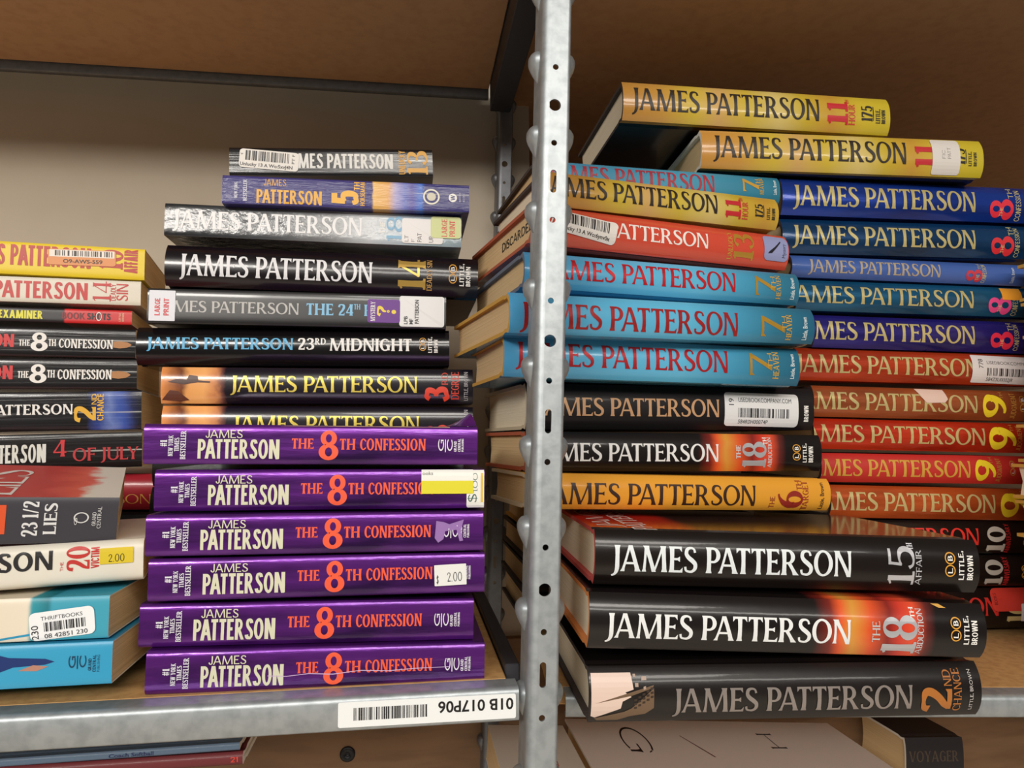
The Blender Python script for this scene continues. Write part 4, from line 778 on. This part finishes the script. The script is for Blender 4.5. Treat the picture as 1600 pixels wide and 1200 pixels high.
def board(name, label, x0, x1, y0, y1, z0, z1, m, cat='shelf', group=None, r=.0008):
    bm = bmesh.new(); rounded(bm, x0, x1, y0, y1, z0, z1, r, 1); o = link(name, bm, m); tag(o, label, cat, group); return o
def beam(name, label, x0, x1, y0, y1, z0, z1, m, group=None):
    """Folded sheet-steel beam: rounded front, open at the back and below."""
    bm = bmesh.new(); th = .0016; r = .0035; out = [(y1, z1)]
    for k in range(6):
        a = math.pi / 2 * k / 5; out.append((y0 + r - r * math.sin(a), z1 - r + r * math.cos(a)))
    out += [(y0, z0 + .001), (y0 + .001, z0), (y0 + .007, z0)]
    inn = [(y1, z1 - th)]
    for k in range(6):
        a = math.pi / 2 * k / 5; inn.append((y0 + r - (r - th) * math.sin(a), z1 - r + (r - th) * math.cos(a)))
    inn += [(y0 + th, z0 + th + .0002), (y0 + th + .0004, z0 + th), (y0 + .007, z0 + th)]
    rows = [[bm.verts.new((x, y, z)) for y, z in pts] for x in (x0, x1) for pts in (out, inn)]
    o0, i0, o1, i1 = rows
    for i in range(len(out) - 1):
        bm.faces.new((o0[i], o0[i + 1], o1[i + 1], o1[i])).smooth = True; bm.faces.new((i0[i + 1], i0[i], i1[i], i1[i + 1]))
        for p, q in ((o0, i0), (o1, i1)):
            f = bm.faces.new((p[i], q[i], q[i + 1], p[i + 1]))
            for e in f.edges: e.smooth = False
    for k in (0, -1): bm.faces.new((o0[k], o1[k], i1[k], i0[k]))
    bmesh.ops.recalc_face_normals(bm, faces=bm.faces)
    o = link(name, bm, m); tag(o, label, 'shelf beam', group); return o
GS = 'shelf boards of the rack'; GBM = 'steel shelf beams'
LIPH = .0185
beamL = beam('shelf_beam', 'galvanised shelf beam with the white 01B 017P06 label, under the purple stack', -1.0, XPL, YLIP, YLIP + .016, EZ + zL - LIPH, EZ + zL, GALV, GBM)
beam('shelf_beam', 'galvanised shelf beam under the three large black hardcovers', 0, 1.0, 0, .016, -.0148, -.0006, GALV, GBM).matrix_world = MB
board('shelf_board', 'tan particle board shelf carrying the paperbacks and the purple stack', -1.0, on_z(792, 1061, zL).x, YLIP + .0165, YBACK, EZ + zL - .014, EZ + zL, PARTICLE, group=GS)
board('shelf_board', 'tan particle board shelf carrying the hardcovers beside the post', -.008, 1.0, .0165, .83, -.0125, -.0006, PARTICLE, group=GS).matrix_world = MB
board('shelf_board', 'brown hardboard shelf overhead with a grey rear beam, above the paperbacks', -1.0, XB, YLIP + .01, YBACK - .008, EZ + zU, EZ + zU + .014, UNDERSIDE, group=GS)
board('shelf_board', 'brown hardboard shelf overhead, above the yellow gold hardcovers', max(XPR + .002, XB + .0275), 1.25, YLIP + .01, 1.24, EZ + zU, EZ + zU + .014, UNDERSIDE, group=GS)
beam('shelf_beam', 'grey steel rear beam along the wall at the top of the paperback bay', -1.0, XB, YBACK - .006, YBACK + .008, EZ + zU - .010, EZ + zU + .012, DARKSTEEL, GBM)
beam('shelf_beam', 'front steel beam of the overhead shelf, above the paperback bay', -1.0, XPL, YLIP, YLIP + .009, EZ + zU - .004, EZ + zU + .0145, GALV, GBM)
beam('shelf_beam', 'front steel beam of the overhead shelf, above the hardcover bay', XPR + .004, 1.25, YLIP, YLIP + .009, EZ + zU - .004, EZ + zU + .0145, GALV, GBM)
SIDE = mat('dark_side_steel', (74, 74, 80), rough=.45, metal=.6)
board('side_brace', 'dark steel brace running from front post to rear post overhead', XB + .001, XB + .026, YPOST + .034, YBACK - .012, EZ + zU - .030, EZ + zU + .012, SIDE, 'brace')
xs_ = on_z(792, 1061, zL).x
board('side_brace', 'dark steel brace beside the tan shelf board, running back from the post', xs_ + .0008, xs_ + .010, YPOST + .034, YBACK - .012, EZ + zL - .030, EZ + zL + .004, SIDE, 'brace')

# white location label on the left beam
def label_point(px, py): return on_y(px, py, YLIP)
A, B_, C_, D_ = label_point(528, 1137), label_point(806, 1121), label_point(804, 1083), label_point(529, 1097)
ux = (B_ - A); wid = ux.length; ux.normalize(); hgt = ((D_ - A).length + (C_ - B_).length) / 2
surf_l = lambda a, b, off: A + ux * a + Vector((0, -1, 0)) * off + Vector((0, 0, 1)) * b
lab = print_mesh('location_label', rrect(0, wid, 0, hgt, .0012), surf_l, .0006, mat('glossy_label', (238, 240, 240), rough=.3), beamL, thick=.0002)
lab['label'] = 'white printed location label with barcode'
print_mesh('lettering', letter('01B 017P06', 'plainb', wid * .555, wid * .985, hgt * .36, hgt * .82, 180), surf_l, .0009, BLACKINK, lab)
print_mesh('barcode', barcode(wid * .085, wid * .50, hgt * .26, hgt * .76, 7, 90), surf_l, .0009, BLACKINK, lab)

# ------------------------------------------------------------------ upright posts with punched holes and lugs
def post(name, label, top, bot, y, m, ph):
    """top, bot: photograph points on the right-hand front edge; ph: photograph y of one large hole."""
    T, Bm = on_y(top[0], top[1], y), on_y(bot[0], bot[1], y)
    az = (T - Bm).normalized(); z0, z1 = 0.02, 2.15
    base = Bm - az * ((Bm.z - z0) / az.z); ln = (z1 - z0) / az.z
    ax = Vector((az.z, 0, -az.x)).normalized(); ay = Vector((0, 1, 0))
    Mx = Matrix((ax, ay, az)).transposed().to_4x4(); Mx.translation = base
    root = empty(name, Mx); tag(root, label, 'post', 'upright steel posts')
    # front web with punched holes: each hole sits in its own cell of the strip
    bm = bmesh.new(); per = 386 * .000374; hz = (on_y(bot[0], ph, y) - base).dot(az); xc = -.0094; xa, xb = -.0127, -.002
    holes, lugs = [], []
    for k in range(-int(hz / per), int((ln - hz) / per)):
        b = hz + k * per; holes.append((b, .0037, 0))
        holes += [(b + d * per, .0018, 0) for d in (.1665, -.164, -.4935)] + [(b - .329 * per, .0019, .0052)]
        lugs += [b + (.170 - q / 3.0) * per + .0062 for q in range(3)]
    holes.sort(); zc = 0.0
    def strip(za, zb):
        bm.faces.new([bm.verts.new(p) for p in ((xa, 0, za), (xb, 0, za), (xb, 0, zb), (xa, 0, zb))])
    for z, r, h in holes:
        cell = r + h + .0012
        if z - cell < zc or z + cell > ln: continue
        strip(zc, z - cell); zc = z + cell; n = 24; inn, out, rear = [], [], []
        for q in range(n):
            a = 2 * math.pi * q / n; c, s = math.cos(a), math.sin(a)
            dz = h if s > 1e-6 else (-h if s < -1e-6 else 0)
            p = (xc + r * c, z + dz + r * s); inn.append(bm.verts.new((p[0], 0, p[1]))); rear.append(bm.verts.new((p[0], .0014, p[1])))
            sx = ((xb - xc) if c > 0 else (xc - xa)) / max(abs(c), 1e-6); sz = cell / max(abs(s), 1e-6); m_ = min(sx, sz)
            out.append(bm.verts.new((xc + m_ * c, 0, z + m_ * s)))
        cor = {(1, 1): bm.verts.new((xb, 0, z + cell)), (-1, 1): bm.verts.new((xa, 0, z + cell)), (-1, -1): bm.verts.new((xa, 0, z - cell)), (1, -1): bm.verts.new((xb, 0, z - cell))}
        for q in range(n):
            w = (q + 1) % n
            bm.faces.new((inn[q], out[q], out[w], inn[w])); bm.faces.new((inn[q], inn[w], rear[w], rear[q]))
            A_, B__ = out[q].co, out[w].co
            if abs(A_.x - B__.x) > 1e-7 and abs(A_.z - B__.z) > 1e-7:
                cx_ = 1 if max(A_.x, B__.x) > xc and (abs(A_.x - xb) < 1e-6 or abs(B__.x - xb) < 1e-6) else -1; cz_ = 1 if max(A_.z, B__.z) > z and (A_.z + B__.z) / 2 > z else -1
                bm.faces.new((out[q], cor[(cx_, cz_)], out[w]))
    strip(zc, ln)
    bmesh.ops.recalc_face_normals(bm, faces=bm.faces)
    front = [f for f in bm.faces if abs(f.normal.y) > .9]
    for f in front:
        if f.normal.y > 0: f.normal_flip()
    def sheet(outer, inner):
        r0, r1 = [bm.verts.new((a, b, 0)) for a, b in outer], [bm.verts.new((a, b, ln)) for a, b in outer]
        q0, q1 = [bm.verts.new((a, b, 0)) for a, b in inner], [bm.verts.new((a, b, ln)) for a, b in inner]
        fs = []
        for i in range(len(outer) - 1):
            f = bm.faces.new((r0[i], r0[i + 1], r1[i + 1], r1[i])); f.smooth = True; fs.append(f); fs.append(bm.faces.new((q0[i + 1], q0[i], q1[i], q1[i + 1])))
            for p, q in ((r0, q0), (r1, q1)): fs.append(bm.faces.new((p[i], q[i], q[i + 1], p[i + 1])))
        fs.append(bm.faces.new((r0[-1], q0[-1], q1[-1], r1[-1])))
        bmesh.ops.recalc_face_normals(bm, faces=fs)
    th = .0014
    def bend(cx, cy, r, a0, a1): return [(cx + r * math.cos(math.radians(a0 + (a1 - a0) * i / 6)), cy + r * math.sin(math.radians(a0 + (a1 - a0) * i / 6))) for i in range(7)]
    sheet([(-.0127, 0)] + bend(-.0127, .0053, .0053, 270, 180) + [(-.018, .028)], [(-.0127, th)] + bend(-.0127, .0053, .0053 - th, 270, 180) + [(-.018 + th, .028)])
    sheet([(-.002, 0)] + bend(-.002, .002, .002, 270, 360) + [(0, .028)], [(-.002, th)] + bend(-.002, .002, .002 - th, 270, 360) + [(-th, .028)])
    for e in bm.edges:
        if len(e.link_faces) == 2 and e.calc_face_angle(0) > .7: e.smooth = False
    link('channel', bm, m, root)
    def lug(side):
        bm = bmesh.new(); nv, nu = 14, 8; rows = []
        for i in range(nv + 1):
            v = i / nv; w = math.sin(math.pi * v ** 1.8) ** .55 if 0 < v < 1 else 0; row = []
            for j in range(nu + 1):
                a = math.pi * j / nu; row.append(bm.verts.new((side * .0062 * w * math.sin(a), .0165 - .0085 * w * math.cos(a), -.0105 + .021 * v)))
            rows.append(row)
        for i in range(nv):
            for j in range(nu):
                f = bm.faces.new((rows[i][j], rows[i][j + 1], rows[i + 1][j + 1], rows[i + 1][j])); f.smooth = True
        bmesh.ops.remove_doubles(bm, verts=bm.verts, dist=1e-6)
        bmesh.ops.recalc_face_normals(bm, faces=bm.faces)
        return link('lug', bm, m, root)
    for side, x in ((-1, -.0178), (1, -.0002)):
        first = None
        for z in lugs:
            w = Bm.z + 0
            if not (EZ - .36 < base.z + z < EZ + .42): continue          # only the stretch the bays show
            if first is None: first = lug(side); o = first
            else: o = first.copy(); C.objects.link(o); o.parent = root
            o.location = (x, 0, z)
    return root
post('shelf_post', 'galvanised steel front post with punched holes and pressed lugs, between the two bays', (894, 0), (871, 1190), YPOST, GALV, 533)
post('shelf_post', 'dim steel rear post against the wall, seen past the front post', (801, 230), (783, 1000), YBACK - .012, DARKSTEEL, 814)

# ------------------------------------------------------------------ lower bay
GL = 'books on the shelf below'
book('hardcover_book', 'slim grey blue book just under the galvanised beam', GL, (0, 1187, 1199), (374, 1160, 1173), .20, 'hard', jacket('grey_blue_jacket', (92, 112, 134), rough=.5, coat=.1), L=.28, Y=.445, xr=374, bt=.002, bulge=.001,
     prints=[('title_lettering', 'Coach Softball', 'plainb', (40, 50, 90), 170, 240, .2, .7, 0)])
book('hardcover_book', 'dark red book under the slim grey blue one', GL, (0, 1201, 1222), (379, 1175, 1197), .20, 'hard', jacket('dark_red_jacket', (104, 40, 44), rough=.5, coat=.1), L=.28, Y=.445, xr=379, bulge=.002,
     prints=[('title_lettering', '21', 'bold', (200, 60, 50), 360, 372, .3, .7, 0)])
CREAM = jacket('cream_white_jacket', (240, 230, 224), rough=.35, coat=.2)
book('hardcover_book', 'cream white hardcover with a thin black G, lying below the front black hardcovers', GL, (938, 1226, 1290), (1436, 1226, 1290), .165, 'hard', CREAM, Y=.70, bulge=.004,
     prints=[('cover_lettering', 'G', 'roman', (40, 28, 28), .155, .245, .44, .86, 270, 0.0, 'top'), ('cover_lettering', 'H', 'roman', (40, 28, 28), .66, .715, .52, .78, 270, 0.0, 'top'), ('cover_line', [(0, 1), (.06, 1), (1, 0), (.9, 0)], 'poly', (120, 70, 64), .37, .43, .38, .72, 0, 0.0, 'top')])
book('paperback_book', 'white book with red lettering and a gold star, low beside the post', GL, (788, 1232, 1296), (930, 1230, 1296), .15, 'paper', mat('white_gloss_cover', (226, 220, 210), rough=.3), Y=.685, bulge=.003,
     prints=[('cover_lettering', 'NEW YORK', 'serif', (186, 50, 50), .62, .70, .24, .90, 90, 0.0, 'top'), ('cover_picture', [(.5, 1), (.62, .64), (1, .62), (.7, .4), (.8, 0), (.5, .24), (.2, 0), (.3, .4), (0, .62), (.38, .64)], 'poly', (196, 156, 80), .30, .60, .10, .52, 0, 0.0, 'top')])
book('hardcover_book', 'dark book with dim lettering, beyond the end of the cream white hardcover', GL, (1416, 1155, 1230), (1506, 1151, 1230), .09, 'hard', jacket('dark_bound_cover', (40, 36, 38), rough=.4, coat=.1), Y=.775, bulge=.003,
     prints=[('title_lettering', 'VOYAGER', 'serif', (76, 62, 50), 1420, 1498, .52, .74, 0)])
pan = board('plywood_panel', 'brown plywood panel fixed to the wall below the shelves', -1.0, 1.25, YBACK + .018, YBACK + .030, .25, EZ + zR - .075, PLYWOOD, 'panel')
def screw(px, py, r):
    c = on_y(px, py, YBACK + .018); bm = bmesh.new(); n = 20; rows = []
    for rr, dy in ((1.0, 0), (1.0, -.0012), (.82, -.0022), (.34, -.0022), (.26, -.0008), (0.0, -.0008)):
        rows.append([bm.verts.new((c.x + r * rr * math.cos(2 * math.pi * i / n), c.y + dy, c.z + r * rr * math.sin(2 * math.pi * i / n))) for i in range(n)])
    for p, q in zip(rows, rows[1:]):
        for i in range(n): bm.faces.new((p[i], p[(i + 1) % n], q[(i + 1) % n], q[i])).smooth = True
    bmesh.ops.remove_doubles(bm, verts=bm.verts, dist=1e-6); bmesh.ops.recalc_face_normals(bm, faces=bm.faces)
    return link('screw', bm, mat('black_screw', (40, 40, 42), rough=.35, metal=.6), pan)
screw(543, 1178, .0088)

# ------------------------------------------------------------------ the room
def structure(name, x0, x1, y0, y1, z0, z1, m):
    bm = bmesh.new(); box(bm, x0, x1, y0, y1, z0, z1); bmesh.ops.recalc_face_normals(bm, faces=bm.faces)
    o = link(name, bm, m); o['kind'] = 'structure'; return o
xw = on_y(835, 400, YBACK).x
structure('wall_back', -3, xw, YBACK + .031, YBACK + .10, 0, 2.7, WALLP)
SHADEDW = mat('shaded_back_wall', (96, 74, 54), rough=.8, noise=.3, nscale=20)  # shade of the deep hardcover bay put into a dark brown wall colour
structure('wall_back', xw, 3, 1.26, 1.36, 0, 2.7, SHADEDW)
structure('wall_side', xw - .05, xw, YBACK + .10, 1.26, 0, 2.7, SHADEDW)
structure('floor', -3, 3, -4, 1.36, -.05, 0, CONCRETE)
bpy.context.view_layer.update()
